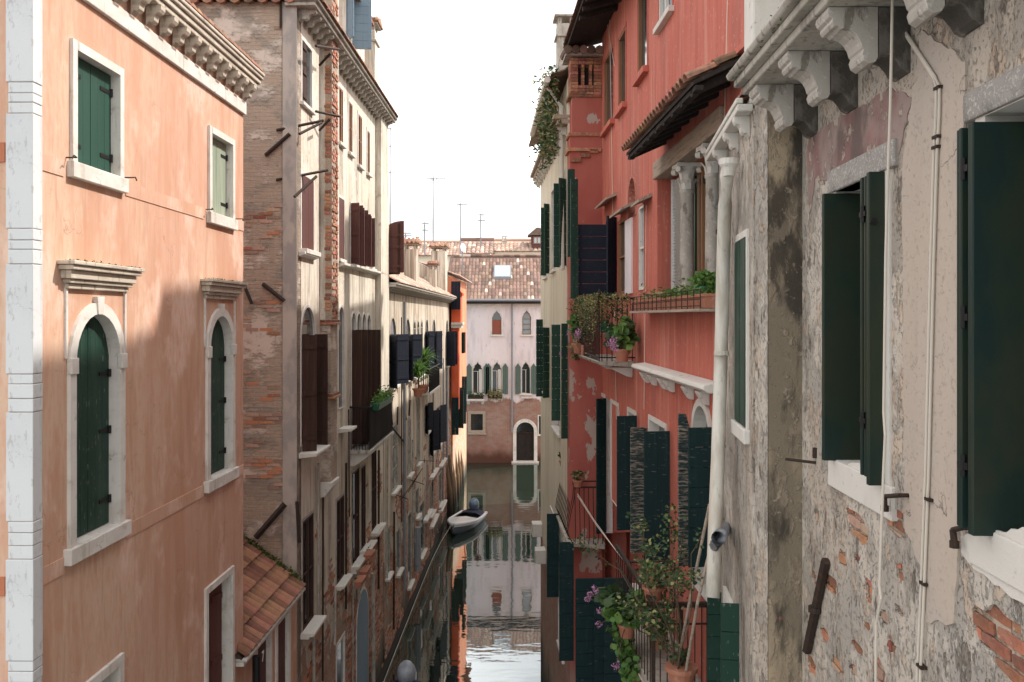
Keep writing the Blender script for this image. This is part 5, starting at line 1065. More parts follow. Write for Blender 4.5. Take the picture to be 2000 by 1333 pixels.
# eaves
ev = MB()
ev.prism([(-.3, ztr + .3), (.72, ztr), (.72, ztr + .08), (-.3, ztr + .38)], [], FR.a(1176, .95) - .0, K1 + .35, 'x')
ev.prism([(-.3, CH + 5.85), (.5, CH + 5.66), (.5, CH + 5.73), (-.3, CH + 5.92)], [], K0 - .1, 11.4, 'x'); ev.build('eave_soffit', M['soot'], rh, FR)
for i in range(10): x = FR.a(1176, .95) + .2 + i * .5; MB().prism([(-.0, ztr + .11), (.70, ztr - .09), (.70, ztr - .003), (-.0, ztr + .20)], [], x - .05, x + .05, 'x').build('rafter', M['soot'], rh, FR)
tiles(MB(), FR, FR.a(1176, .95), K1 + .3, .78, ztr + .08, .02, ztr + .42, .2, .4).build('roof', M['tile'], rh, FR, stuff=True)
tiles(MB(), FR, 12.6, K1 + .1, .12, CH + 6.75, -3.6, CH + 8.2, .2, .5).build('roof', M['tile'], rh, FR, stuff=True)  # roof of the added, unseen top storey
tiles(MB(), FR, 12.6, K1 + .1, -7.2, CH + 6.2, -3.6, CH + 8.2, .4, .7, .16).build('roof', M['tile'], rh, FR, stuff=True)
MB().box(12.6, K1 - .02, -7, -.51, CH + 5.56, CH + 6.7).build('attic', M['red'], rh, FR)  # unseen top storey, added to shape the shadow on the left houses
tiles(MB(), FR, K0 - .1, 12.58, .58, CH + 5.74, -3.4, CH + 7.2, .2, .45).build('roof', M['tile'], rh, FR, stuff=True)
tiles(MB(), FR, K0 - .1, 12.58, -7.2, CH + 5.7, -3.4, CH + 7.2, .4, .7, .16).build('roof', M['tile'], rh, FR, stuff=True)
MB().prism([(-7, CH + 6.2), (-.5, CH + 6.6), (-3.6, CH + 8.1)], [], K1 - .3, K1 - .03, 'x').build('gable', M['redpeel'], rh, FR)  # closes the added top storey
MB().prism([(-7, CH + 5.56), (-.51, CH + 5.56), (-3.4, CH + 7.05)], [], K0 + .03, K0 + .3, 'x').build('gable', M['redpeel'], rh, FR)
# tiled canopy over the loggia
ca0, ca1 = FR.a(1358, .5), FR.a(1226, .5); oz = FR.z(1290, 229, .5); iz = FR.z(1442, 122)
cy = MB().prism([(.0, iz - .05), (.52, oz - .05), (.52, oz - .01), (.0, iz)], [], ca0, ca1, 'x').build('canopy', M['soot'], rh, FR)
jo = MB()
for i in range(9): x = ca0 + .15 + i * (ca1 - ca0 - .3) / 8; jo.prism([(0, iz - .16), (.5, oz - .13), (.5, oz - .053), (0, iz - .053)], [], x - .035, x + .035, 'x')
jo.box(ca0, ca1, .42, .5, oz - .1, oz - .052); jo.build('canopy_rafter', M['soot'], cy, FR)
nt_ = int((ca1 - ca0) / .165); tl_ = MB(); L_ = math.hypot(.56, iz - oz) / 2 + .03; dy, dz = -.56 / math.hypot(.56, iz - oz), (iz - oz) / math.hypot(.56, iz - oz); q = []
for s_, rr in ((0, .075), (L_, .062)):
    for k in range(7): t = pi * k / 6; q.append((rr * cos(t), dy * s_ + dz * rr * sin(t), dz * s_ - dy * rr * sin(t)))
    for k in range(7): t = pi * k / 6; q.append(((rr - .014) * cos(t), dy * s_ + dz * (rr - .014) * sin(t), dz * s_ - dy * (rr - .014) * sin(t)))
tl_.add(q, [(k, k + 1, k + 15, k + 14) for k in range(6)] + [(k + 7, k + 8, k + 22, k + 21) for k in range(6)] + [(k, k + 1, k + 8, k + 7) for k in range(6)])
tlm = tl_.mesh('canopy_tile', M['tile'])
for i in range(nt_ + 1):
    for j in range(2): put('canopy_tile', tlm, cy, FR.M @ T((ca0 + .08 + i * .165, .57 + dy * (L_ - .03) * j, oz + .01 + dz * (L_ - .03) * j + .01 * j)))
MB().prism([(.0, iz + .02), (.10, iz + .0), (.1, iz + .06), (0, iz + .15)], [], ca0 - .3, ca1, 'x').build('flashing', M['red'], cy, FR)
MB().box(x0 - .05, x1 + .1, -.20, .05, lz1 - .003, lz1 + .24).build('loggia_beam', M['beam'], rh, FR, bev=.015)
# columns
def column(px_, n, yb, label=None):
    a = FR.a(px_, n); z0 = lz0 + .0; z1 = lz1 - .01; r = .095; ch = .33
    m = MB().lathe([(r * 1.35, 0), (r * 1.35, .05), (r * 1.15, .07), (r * 1.2, .10), (r * 1.02, .13), (r, .16), (r * .9, z1 - z0 - ch - .05), (r * 1.02, z1 - z0 - ch - .04), (r * 1.02, z1 - z0 - ch)], 20, (a, n, z0)).build('column', M['bracket'], rh, FR, smooth=True)
    k = MB().lathe([(r * .9, -ch), (r * .95, -ch * .5), (r * 1.3, -.08), (r * 1.45, -.05)], 16, (a, n, z1)); k.prism([(a - r * 1.7, n - r * 1.7), (a + r * 1.7, n - r * 1.7), (a + r * 1.5, n), (a + r * 1.7, n + r * 1.7), (a, n + r * 1.5), (a - r * 1.7, n + r * 1.7), (a - r * 1.5, n)], [], z1 - .05, z1, 'z')
    for lv, zz_, rr, sz in ((0, -ch + .0, r * .95, .13), (1, -ch * .62, r * 1.0, .13)):
        for q in range(8):
            t = 2 * pi * (q + lv * .5) / 8; c, s_ = cos(t), sin(t)
            def pt(rad_, tt, z): return (a + rad_ * cos(t + tt), n + rad_ * sin(t + tt), z1 + z)
            k.add([pt(rr, -.3, zz_), pt(rr, .3, zz_), pt(rr * 1.12, .32, zz_ + sz * .6), pt(rr * 1.12, -.32, zz_ + sz * .6), pt(rr * 1.55, .16, zz_ + sz), pt(rr * 1.55, -.16, zz_ + sz), pt(rr * 1.65, 0, zz_ + sz * .8)], [(0, 1, 2, 3), (3, 2, 4, 5), (5, 4, 6)])
    for sx in (-1, 1):
        for sy in (-1, 1): k.tube([(a + sx * r * 1.15, n + sy * r * 1.15, z1 - .09), (a + sx * r * 1.62, n + sy * r * 1.62, z1 - .085)], .038, 10)
    k.build('capital', M['white'], m, FR)
column(1342, -.12, 575); column(1393, -.12, 565)
gx = [FR.a(1312, -.3), FR.a(1330, -.3), FR.a(1366, -.3), FR.a(1420, -.3)]
bk = MB().box(x0, x1 + .3, -.46, -.45, lz0, lz1).build('loggia_glazing', M['glass'], rh, FR)
for a_, b_ in ((FR.a(1328, -.15), FR.a(1312, -.15)),):
    s_ = MB(); 
    for i in range(40): z = lz0 + (lz1 - lz0 - .1) * i / 40; s_.add([(a_, -.2, z), (b_, -.2, z), (b_, -.16, z + .03), (a_, -.16, z + .03)], [(0, 1, 2, 3)])
    s_.box(a_, b_, -.205, -.2, lz0, lz1 - .05); s_.box(b_ - .03, b_ + .0, -.21, -.14, lz0, lz1 - .05); s_.build('louvred_shutter', M['curtain'], rh, FR)
cu = MB()
for i in range(34): a_ = FR.a(1330, -.3) - i * .02; cu.tube([(a_, -.26 + .02 * (i % 2), lz0), (a_, -.26 + .02 * (i % 2), lz1 - .2)], .013, 5)
cu.build('curtain', M['curtain'], rh, FR)
for px_, mt_, w2 in ((1361, 'gpot', .02), (1368, 'wood', .06), (1375, 'wood', .03), (1415, 'teal', .04)): MB().box(FR.a(px_, -.3) - w2, FR.a(px_, -.3) + w2, -.34, -.27, lz0, lz1).build('window_frame', M[mt_], rh, FR)
MB().box(x0, x1, -.36, -.28, lz1 - .28, lz1 - .2).build('window_frame', M['teal'], rh, FR)
# little hoods
for pa, pb, y_ in ((1192, 1169, 388), (1224, 1199, 407), (1258, 1242, 392)): 
    a0_, a1_ = FR.a(pa, .12), FR.a(pb, .12); z = FR.z(pa, y_, .12); MB().prism([(0, z + .06), (.2, z - .02), (.2, z + .02), (0, z + .12)], [], a0_, a1_, 'x').build('hood_board', M['beam'], rh, FR)
# shutters of the red house
shp(rh, FR, 1194, 1129, 439, 578, 90, 1, M['navy'], 'h', .03)
shp(rh, FR, 1201, 1184, 425, 578, 140, 1, M['navy'], 'v', .03)
shp(rh, FR, 1182, 1164, 778, 1040, 120, 1, M['teal'], 'v')
shp(rh, FR, 1243, 1204, 812, 1034, 98, 1, M['teal'], 'v')
shp(rh, FR, 1262, 1231, 834, 1078, 100, 1, M['peel'], 'h', .05)
shp(rh, FR, 1307, 1257, 842, 1096, 96, 1, M['teal'], 'v')
shp(rh, FR, 1348, 1324, 806, 1104, 100, 1, M['peel'], 'h', .05, .2)
shp(rh, FR, 1388, 1344, 834, 1106, 97, 1, M['teal'], 'h', .04)
for pa, pb in ((1200, 1124), (1213, 1160), (1232, 1180)): shp(rh, FR, pa, pb, 1128, 1420, 92, 1, M['teal'], 'h', .05)
# stone ledge with corbels
a0_, a1_ = FR.a(1412), FR.a(1260); z = FR.z(1300, 727)
lg = MB().prism([(0, z - .07), (.16, z - .05), (.22, z - .01), (.2, z + .035), (0, z + .06)], [], a0_, a1_, 'x').build('stone_ledge', M['white'], rh, FR, bev=.012)
cbm = MB().prism([(0, -.16), (.06, -.15), (.14, -.02), (.14, 0), (0, 0)], [], -.07, .07, 'x').mesh('corbel', M['white'])
for px_ in (1268, 1283, 1304, 1317, 1354, 1384): put('corbel', cbm, lg, FR.M @ T((FR.a(px_), .001, z - .073)), .012)
# planter shelf in an iron cage
px0, px1 = FR.a(1400, .12), FR.a(1253, .12); zp = FR.z(1400, 603, .12)
sh_ = MB().box(px0, px1, .01, .30, zp - .03, zp).build('planter_shelf', M['beam'], rh, FR)
ic = MB()
for z in (zp + .03, zp + .1, zp + .2): ic.tube([(px0, .29, z), (px1, .29, z)], .006, 5)
for i in range(16): x = px0 + (px1 - px0) * i / 15; ic.tube([(x, .29, zp), (x, .29, zp + .2)], .006, 5)
ic.build('iron_cage', M['iron'], sh_, FR)
n_ = 6
for i in range(n_):
    s0 = px0 + .02 + (px1 - px0) * i / n_; s1 = s0 + (px1 - px0) / n_ - .05
    planter('window_box', ('nearest to the white pipe', 'second from the white pipe', 'third from the white pipe', 'fourth from the white pipe', 'fifth from the white pipe', 'farthest from the white pipe')[i] + ' of the terracotta boxes in the iron cage', FR, s0, s1, .06, .25, zp + .002, .15, 'pot', 'leafb' if i < 3 else 'leafy', (260, 200, 150, 120, 60, 40)[i], group='terracotta boxes in the iron cage', up=.06, ls=.055)
x = FR.a(1384, .12); tp = thing('green_pot', 'green plastic tapered pot of leafy herbs beside the white downpipe', 'potted plant', FR.M @ T((x, .16, zp)))
MB().lathe([(.07, 0), (.10, .19), (.11, .19), (.11, .22), (.10, .22)], 18, (x, .16, zp + .02)).build('pot', M['gpot'], tp, FR); f = MB(); leafball(f, (x, .16, zp + .32), (.15, .13, .08), 260, .06); f.build('foliage', M['leafb'], tp, FR)
# ------------------------------------------------------------------ upper balcony
ba0, ba1 = FR.a(1240), FR.a(1190); bz0, bz1 = FR.z(1240, 706), FR.z(1240, 583); bp = .58
bl = MB(); bl.prism([(0, bz0 - .10), (bp, bz0 - .06), (bp + .04, bz0), (0, bz0)], [], ba0, ba1 - .0, 'x'); bl = bl.build('balcony', M['oldstone'], rh, FR, bev=.012)
for q in (ba0 + .25, ba1 - .3): MB().prism([(0, bz0 - .28), (.1, bz0 - .26), (.4, bz0 - .11), (0, bz0 - .105)], [], q - .07, q + .07, 'x').build('balcony_bracket', M['white'], bl, FR, bev=.015)
rl = MB(); rl.tube([(ba0, 0, bz1), (ba0, bp, bz1), (ba1, bp, bz1), (ba1, 0, bz1)], .02); rl.tube([(ba0, 0, bz0 + .06), (ba0, bp, bz0 + .06), (ba1, bp, bz0 + .06)], .01)
for i in range(7): rl.tube([(ba0, bp * (i + .5) / 7, bz0), (ba0, bp * (i + .5) / 7, bz1)], .008, 5)
for i in range(20): x = ba0 + (ba1 - ba0) * i / 19; rl.tube([(x, bp, bz0), (x, bp, bz1)], .008, 5)
rl.lathe([(.02, 0), (.035, .03), (.02, .06), (.03, .1), (.005, .15)], 10, (ba0, bp, bz1)); rl.build('railing', M['black'], bl, FR)
def bush(name, label, P, fr, rads, n, size, mts, pot=None, fl=None, group=None, asp=.6, cat='potted plant'):
    """P = (a, n, z) base of the pot in the frame"""
    t = thing(name, label, cat, fr.M @ T(P), group); a, nn_, z = P; ph_ = 0
    if pot: MB().lathe([(pot[0] * .7, 0), (pot[0] * .95, pot[1] * .8), (pot[0] * 1.08, pot[1] * .8), (pot[0] * 1.08, pot[1]), (pot[0] * .9, pot[1])], 16, P).build('pot', M['pot'], t, fr, smooth=False); ph_ = pot[1]
    s_ = MB()
    for _ in range(7): s_.tube([(a, nn_, z + ph_ * .8), (a + R.uniform(-.5, .5) * rads[0], nn_ + R.uniform(-.5, .5) * rads[1], z + ph_ + rads[2] * .6), (a + R.uniform(-.8, .8) * rads[0], nn_ + R.uniform(-.8, .8) * rads[1], z + ph_ + rads[2] * R.uniform(.6, 1.6))], .008, 5)
    s_.build('stem', M['stem'], t, fr)
    fs_ = [MB() for _ in mts]
    for _ in range(14):                           # clumps of leaves spread through the crown
        c = (a + R.uniform(-.7, .7) * rads[0], nn_ + R.uniform(-.7, .7) * rads[1], z + ph_ + rads[2] * R.uniform(.3, 1.6))
        leafball(R.choice(fs_), c, (rads[0] * .42, rads[1] * .42, rads[2] * .4), n // 14, size, asp=asp)
    for q, m_ in zip(fs_, mts):
        if q.v: q.build('foliage', M[m_], t, fr)
    if fl:
        for c in fl[1]:
            q = MB()
            for _ in range(60): 
                d = Vector((R.gauss(0, 1), R.gauss(0, 1), R.gauss(0, 1))).normalized() * fl[2]; aleaf(q, Vector(c) + d * R.uniform(.6, 1), fl[2] * .4, asp=.9)
            q.build('flower_head', M[fl[0]], t, fr)
    return t
def fp_(fr, px, py, n): a, z = fr.h(px, py, n); return (a, n, z)
# mat of trailing foliage over the rail
t = thing('trailing_plant', 'dense trailing plant with small yellow-green leaves draped over the upper balcony rail', 'plant', FR.M @ T((ba0 + .2, bp, bz1))); f = MB(); f2 = MB(); s_ = MB()
for _ in range(4600):
    u = R.random(); x = ba0 - .05 + (ba1 - ba0 + .5) * u; drop = abs(R.gauss(0, 1)) * (.10 + .26 * abs(mnoise.noise(Vector((x * 2.7, 4.4, 0)))) * 2 + .22 * u); y = bp + R.gauss(.03, .07)
    if R.random() < .25: x = ba0 + R.gauss(0, .05); y = R.uniform(.1, bp)
    aleaf(f if mnoise.noise(Vector((x * 4, y * 4, drop * 5))) > -.05 else f2, Vector((x, y, bz1 + .05 - drop + R.uniform(0, .05))), .035, asp=.7)
for _ in range(40): x = R.uniform(ba0, ba1 + .4); s_.tube([(x, bp, bz1), (x + R.uniform(-.15, .15), bp + .08, bz1 - .2), (x + R.uniform(-.2, .2), bp + .05, bz1 - R.uniform(.3, .7))], .004, 4)
f.build('foliage', M['leafy'], t, FR); f2.build('foliage', M['leafd'], t, FR); s_.build('stem', M['stem'], t, FR)
P = fp_(FR, 1150, 700, .5)
bush('geranium', 'leafy pot plant with lilac flower heads at the far outer corner of the upper balcony', (FR.a(1133, bp), bp + .03, bz0 + .02), FR, (.3, .16, .30), 420, .10, ('leaf', 'leafd'), (.12, .2), ('petal', [fp_(FR, *q, bp + .12) for q in ((1100, 685), (1106, 668), (1112, 650), (1126, 655), (1098, 692), (1130, 648))], .06), asp=.95)
bush('geranium', 'round-leaved pot plant with a lilac bloom at the near end of the upper balcony', (FR.a(1215, .3), .3, bz0 + .02), FR, (.26, .2, .26), 300, .12, ('leaf', 'leafb', 'leafd'), (.12, .2), ('petal', [fp_(FR, *q, .5) for q in ((1192, 672), (1198, 665), (1202, 680))], .06), asp=.95)
tag(MB().lathe([(.09, 0), (.11, .14), (.07, .16), (.06, .22), (.085, .23)], 16, fp_(FR, 1183, 650, .3)).build('watering_pot', M['gpot'], None, FR), 'bright green plastic pot hanging among the upper balcony plants', 'pot')
tag(MB().box(*(lambda q: (q[0] - .12, q[0] + .12, .45, .6, q[2], q[2] + .2))(fp_(FR, 1146, 695, .5))).build('window_box', M['pot'], None, FR, bev=.01), 'square terracotta box on the outer edge of the upper balcony', 'planter')
bush('hanging_plant', 'brownish drooping foliage at the lower left corner of the upper balcony', (FR.a(1125, bp), bp, bz0 - .15), FR, (.22, .12, .2), 350, .05, ('leafy', 'leafd'), None, cat='plant')
# ------------------------------------------------------------------ small bombe balcony, lower left
sa0, sa1 = FR.a(1182), FR.a(1150); sz0, sz1 = FR.z(1182, 1062), FR.z(1182, 952); sp = .75
sb = MB().prism([(0, sz0 - .12), (sp, sz0 - .05), (sp, sz0), (0, sz0)], [], sa0, sa1, 'x').build('balcony', M['oldstone'], rh, FR, bev=.01)
rl = MB(); rl.tube([(sa0, 0, sz1), (sa0, sp - .15, sz1), (sa1, sp - .15, sz1), (sa1, 0, sz1)], .018); rl.tube([(sa0, 0, sz1 + .12), (sa0, sp - .15, sz1 + .12)], .014)
def bomb(x, y0, dy): return [(x, y0, sz1), (x, y0 + dy * .03, sz1 - .25), (x, y0 + dy * .14, sz0 + .35), (x, y0 + dy * .16, sz0 + .18), (x, y0 + dy * .04, sz0 + .0)]
for i in range(12): rl.tube(bomb(sa0 + (sa1 - sa0) * i / 11, sp - .15, 1), .009, 5)
for i in range(7):
    y = .06 + (sp - .2) * i / 6; rl.tube([(sa0, y, sz1), (sa0 - .02, y, sz1 - .25), (sa0 - .12, y, sz0 + .35), (sa0 - .13, y, sz0 + .18), (sa0 - .02, y, sz0)], .009, 5)
rl.tube([(sa0, 0, sz0 - .1), (sa0, .5, sz0 - .45)], .015) if 0 else None
rl.build('railing', M['iron'], sb, FR)
bush('succulent', 'grey-green succulent in a terracotta pot on the small lower balcony rail, nearer one', (sa0, sp - .2, sz1 + .01), FR, (.13, .13, .09), 200, .06, ('leafy', 'leafd'), (.1, .14))
bush('succulent', 'smaller succulent pot on the far outer corner of the small lower balcony', (sa1 - .1, sp - .15, sz1 + .01), FR, (.12, .12, .1), 160, .06, ('leafd',), (.09, .13))
def rope(label, pts, r=.006, mt='cable', name='rope', cat='rope'):
    return tag(MB().tube(pts, r, 5).build(name, M[mt], None, None), label, cat)
P1 = FR.P(*fp_(FR, 1128, 965, .6)); P2 = FR.P(*fp_(FR, 1206, 1080, .62)); P2b = FR.P(*fp_(FR, 1222, 1100, .62))
rope('upper of two white lines strung between the small balcony and the plant balcony', [P1, (P1 + P2) / 2 - Vector((0, 0, .03)), P2]); rope('lower of two white lines strung from the small balcony to the plant balcony', [P1 - Vector((0, 0, .04)), (P1 + P2b) / 2 - Vector((0, 0, .07)), P2b])
# ------------------------------------------------------------------ plant-crowded iron balcony at the bottom
qa0, qa1 = FR.a(1384), FR.a(1290); qz1 = FR.z(1384, 1180, .0); qz0 = qz1 - .98; qp = .62
pb_ = MB().box(qa0, qa1, .0, qp, qz0 - .12, qz0).build('balcony', M['oldstone'], rh, FR, bev=.01)
rl = MB(); rl.box(qa0 - .03, qa0 + .03, 0, qp + .02, qz1 - .03, qz1 + .02); rl.box(qa0, qa1, qp - .02, qp + .02, qz1 - .025, qz1 + .02); rl.tube([(qa0, 0, qz1 - .22), (qa0, qp, qz1 - .22), (qa1, qp, qz1 - .22)], .012)
for y in (.0, qp * .5, qp): rl.box(qa0 - .02, qa0 + .02, y - .02, y + .02, qz0, qz1)
for i in range(9): rl.tube([(qa0, qp * i / 8, qz0), (qa0, qp * i / 8, qz1)], .007, 5)
for i in range(16): x = qa0 + (qa1 - qa0) * i / 15; rl.tube([(x, qp, qz0), (x, qp, qz1)], .007, 5)
rl.build('railing', M['iron'], pb_, FR)
rk = MB(); rz = FR.z(1290, 1098, .4)
rk.tube([fp_(FR, 1226, 1098, .55), fp_(FR, 1318, 1096, .3)], .014); rk.tube([fp_(FR, 1232, 1098, .55), fp_(FR, 1232, 1230, .55)], .010); rk.tube([fp_(FR, 1318, 1096, .3), fp_(FR, 1318, 1180, .3)], .010); rk.build('plant_rail', M['iron'], pb_, FR)
for i, (a_, b_, c_) in enumerate((((1386, 985), (1346, 1180), (1325, 1290)), ((1392, 1050), (1362, 1180), (1340, 1310)))):
    tag(MB().tube([fp_(FR, *a_, .25), fp_(FR, *b_, .42), fp_(FR, *c_, .4)], .016, 8).build('wooden_pole', M['beam'], None, FR), ('left-leaning', 'right-hand')[i] + ' bare wooden pole propped up in the bottom plant balcony beside the pipe', 'pole', 'wooden poles propped in the bottom balcony')
a_, n_, z_ = fp_(FR, 1316, 1345, .5)
bush('rose_bush', 'tall straggly rose in a big terracotta pot on the bottom balcony', (a_, .42, z_), FR, (.1, .1, .1), 60, .06, ('leafd',), (.16, .24))
rb = bpy.data.objects['rose_bush']; st_ = MB(); lf = MB(); lf2 = MB()
def twig(p, d, L_, r, dep):
    pts = [p]; 
    for i in range(5): d = (d + Vector((R.gauss(0, .16), R.gauss(0, .12), R.gauss(.03, .08)))).normalized(); pts.append(pts[-1] + d * L_ / 5)
    st_.tube(pts, r, 5, r * .5)
    for i, q in enumerate(pts[1:]):
        if dep < 2 and R.random() < (.6 if dep == 0 else .35): twig(q, (d + Vector((R.gauss(0, .6), R.gauss(0, .5), R.gauss(0, .35)))).normalized(), L_ * .42, r * .55, dep + 1)
        if dep >= 1:
            for _ in range(5): aleaf(lf if R.random() < .75 else lf2, q + Vector((R.gauss(0, .04), R.gauss(0, .04), R.gauss(0, .04))), .042 * R.uniform(.6, 1.4), asp=.75)
for tgt in ((1290, 1000), (1300, 1075), (1250, 1105), (1345, 1100), (1222, 1130), (1360, 1150), (1300, 1140), (1270, 1150), (1240, 1170)):
    s = Vector((a_, .42, z_ + .22)) + Vector((R.uniform(-.08, .08), R.uniform(-.08, .08), 0)); e = Vector(fp_(FR, *tgt, .5)); twig(s, (e - s).normalized(), (e - s).length * .98, .009, 0)
st_.build('branch', M['stem'], rb, FR); lf.build('foliage', M['leafd'], rb, FR); lf2.build('foliage', M['leafy'], rb, FR)
q = fp_(FR, 1284, 1172, .5)
bush('rambling_shrub', 'dense dull green leafy tangle behind the railing of the bottom balcony', (FR.a(1330), .3, qz0), FR, (.40, .22, .15), 1100, .06, ('leafd', 'leaf', 'leaf'), (.12, .2))
bush('potted_shrub', 'pot of small brownish-green leaves hanging on the bottom balcony rail', (q[0], .55, q[2]), FR, (.2, .14, .14), 900, .04, ('leafy', 'leafd', 'leaf'), (.12, .16))
q = fp_(FR, 1240, 1244, .62)
fls = [fp_(FR, *p, .9) for p in ((1152, 1162), (1162, 1150), (1168, 1158), (1148, 1170), (1172, 1194), (1170, 1220), (1204, 1299))]
bush('bergenia_plant', 'large-leaved plant with lilac flowers spilling left off the bottom balcony', (q[0], .72, q[2]), FR, (.38, .28, .26), 420, .13, ('leaf', 'leafd', 'leafd', 'leafb'), (.11, .17), ('petal', fls, .05), asp=.95)
fb = bpy.data.objects['bergenia_plant']; s_ = MB()
for c in fls: s_.tube([(q[0], .72, q[2] + .2), ((q[0] + c[0]) / 2, .8, (q[2] + .25 + c[2]) / 2 + .05), c], .006, 5)
s_.build('flower_stalk', M['stem'], fb, FR)
f = MB()
for _ in range(260): u = R.random(); c = Vector(fp_(FR, 1210 + 22 * u, 1215 + 110 * u, .75)); aleaf(f, c + Vector((R.gauss(0, .05), R.gauss(0, .05), R.gauss(0, .04))), .09, asp=.9)
f.build('trailing_foliage', M['leaf'], fb, FR)
# thin wires down the red facade
for i, (a_, b_) in enumerate((((1190, 0), (1204, 820)), ((1421, 0), (1413, 330)), ((1262, 400), (1258, 800)), ((1178, 0), (1200, 130)))):
    MB().tube([FR.P(*fp_(FR, *a_, .02 if i != 1 else .0)), FR.P(*fp_(FR, *b_, .02 if i != 1 else .0))], .006, 4).build('wire', M['cable'], rh, None)

# ================================================================== NARROW GREY HOUSE between red house and near house
k_ = (2.2 - 1.955) / (9.5 - 7.25); FG = Fr(2.2 - k_ * 9.5, 0, -1, k_)
gh = thing('grey_house', 'narrow grey weathered house with white gutter and downpipe, next to the red house', 'house', FG.M @ T((FG.a(1440), 0, 0)))
g0, g1 = 7.30, FG.a(1404); holes = []
holes.append(pxw(gh, FG, 1461, 1440, 462, 838, fw=.06, fp=.02, dep=.03, fill='shut', fmat=M['white'], sill=(.12, .05, .03), smat=M['green']))
holes.append(pxw(gh, FG, 1441, 1420, 1215, 1600, fw=.08, fp=.03, dep=.12, fill='dark', fmat=M['white'], sill=None))
ztg = FG.z(1411, 300)
wall(gh, FG, g0, g1, -.5, ztg, holes, M['near'], th=.3)
MB().box(g0 + .02, g1 - .02, -5, -.301, -.5, ztg - .02).build('wall', M['near'], gh, FG, raw=True)
shp(gh, FG, 1408, 1381, 1156, 1500, 92, 1, M['green'], 'h'); shp(gh, FG, 1441, 1404, 1174, 1560, 88, -1, M['green2'], 'h', .05) if 0 else shp(gh, FG, 1443, 1407, 1178, 1560, 90, 1, M['green'], 'h', .05)
q = MB(); q.box(g0, g1 + .05, .0, .13, ztg - .02, ztg + .04); q.box(g0, g1 + .05, .08, .14, ztg + .043, ztg + .09); q.box(g0, g1 + .05, .0, .03, ztg + .043, ztg + .09); q = q.build('gutter', M['white'], gh, FG, bev=.01)
bm5 = MB().prism(bracketprof(.13, .17), [], -.06, .06, 'x').mesh('gutter_bracket', M['white'])
for px_ in (1463, 1441, 1418): put('gutter_bracket', bm5, q, FG.M @ T((FG.a(px_), .001, ztg - .023)), .008)
tiles(MB(), FG, g0, g1, .08, ztg + .09, -3.2, ztg + 1.1, .2).build('roof', M['tile'], gh, FG, stuff=True)
pp = [FG.P(*fp_(FG, *c[:2], .12 + max(0, c[1] - 700) * .0003)) for c in ((1424, 322), (1420, 345), (1416, 400), (1413, 500), (1408, 700), (1402, 900), (1396, 1045), (1392, 1168))]
dp = MB().tube(pp, .062, 14).build('downpipe', M['pipe'], gh, None, smooth=True)
MB().lathe([(.05, -.10), (.065, -.03), (.085, 0), (.085, .05), (.07, .05)], 14, tuple(pp[0])).build('hopper', M['white'], dp, None)
for c in ((1413, 453), (1409, 690), (1397, 1050), (1404, 870)):
    p = FG.P(*fp_(FG, *c, .12)); MB().lathe([(.068, -.02), (.07, -.02), (.07, .02), (.068, .02)], 14, tuple(p)).build('pipe_collar', M['iron' if c[1] < 500 else 'pipe'], dp, None)
MB().tube([FG.P(*fp_(FG, 1395, 1066, .23)), FG.P(*fp_(FG, 1403, 1052, .24)), FG.P(*fp_(FG, 1416, 1032, .04))], .062, 12).build('pipe_elbow', M['grey'], dp, None, smooth=True)

# ================================================================== NEAR WEATHERED HOUSE (right foreground)
FN = side(1055, 2.07)
N0 = FN.a(1572); N1 = -1.5
nh = thing('weathered_near_house', 'weathered grey-beige house with dark green shutters and stone balcony brackets, nearest on the right', 'house', FN.M @ T((5, 0, 0)))
holes = []
# window with two half-open leaves
wa0, wa1 = 5.31, 6.17
wz0, wz1 = CH - .98, CH + .865
k = dict(fw=.09, fp=.036, dep=.16, fill='dark', fmat=M['white'], sill=(.20, .045, .05))
holes.append(window(nh, FN, wa0 / FN.X.y, wa1 / FN.X.y, wz0, wz1, **k))
holes.append(window(nh, FN, 3.05, 4.10, wz0 + .02, wz1 + .055, **k))
wall(nh, FN, N1, N0, -.5, CH + 6.5, holes, M['mortar'], th=.3)
RN = random.Random(5); blobs = []
def blob(px, py, hw, hh):                        # a ragged hole where the plaster skin has fallen off
    a, z = FN.h(px, py); ra = (FN.a(px - hw) - FN.a(px + hw)) / 2; rz = hh / F * a; n = 26; sd = RN.random() * 99; out = []
    for i in range(n):
        t = 2 * pi * i / n; k = 1 + .55 * mnoise.noise(Vector((cos(t) * 1.6, sin(t) * 1.6, sd))) + RN.uniform(-.07, .07); e = .75
        out.append((a + ra * k * abs(cos(t)) ** e * (1 if cos(t) > 0 else -1), z + rz * k * abs(sin(t)) ** e * (1 if sin(t) > 0 else -1)))
    xs, zs = [p[0] for p in out], [p[1] for p in out]; bb = (min(xs), max(xs), min(zs), max(zs))
    for b_, _ in blobs:
        if bb[0] < b_[1] + .01 and bb[1] > b_[0] - .01 and bb[2] < b_[3] + .01 and bb[3] > b_[2] - .01: return
    blobs.append((bb, out))
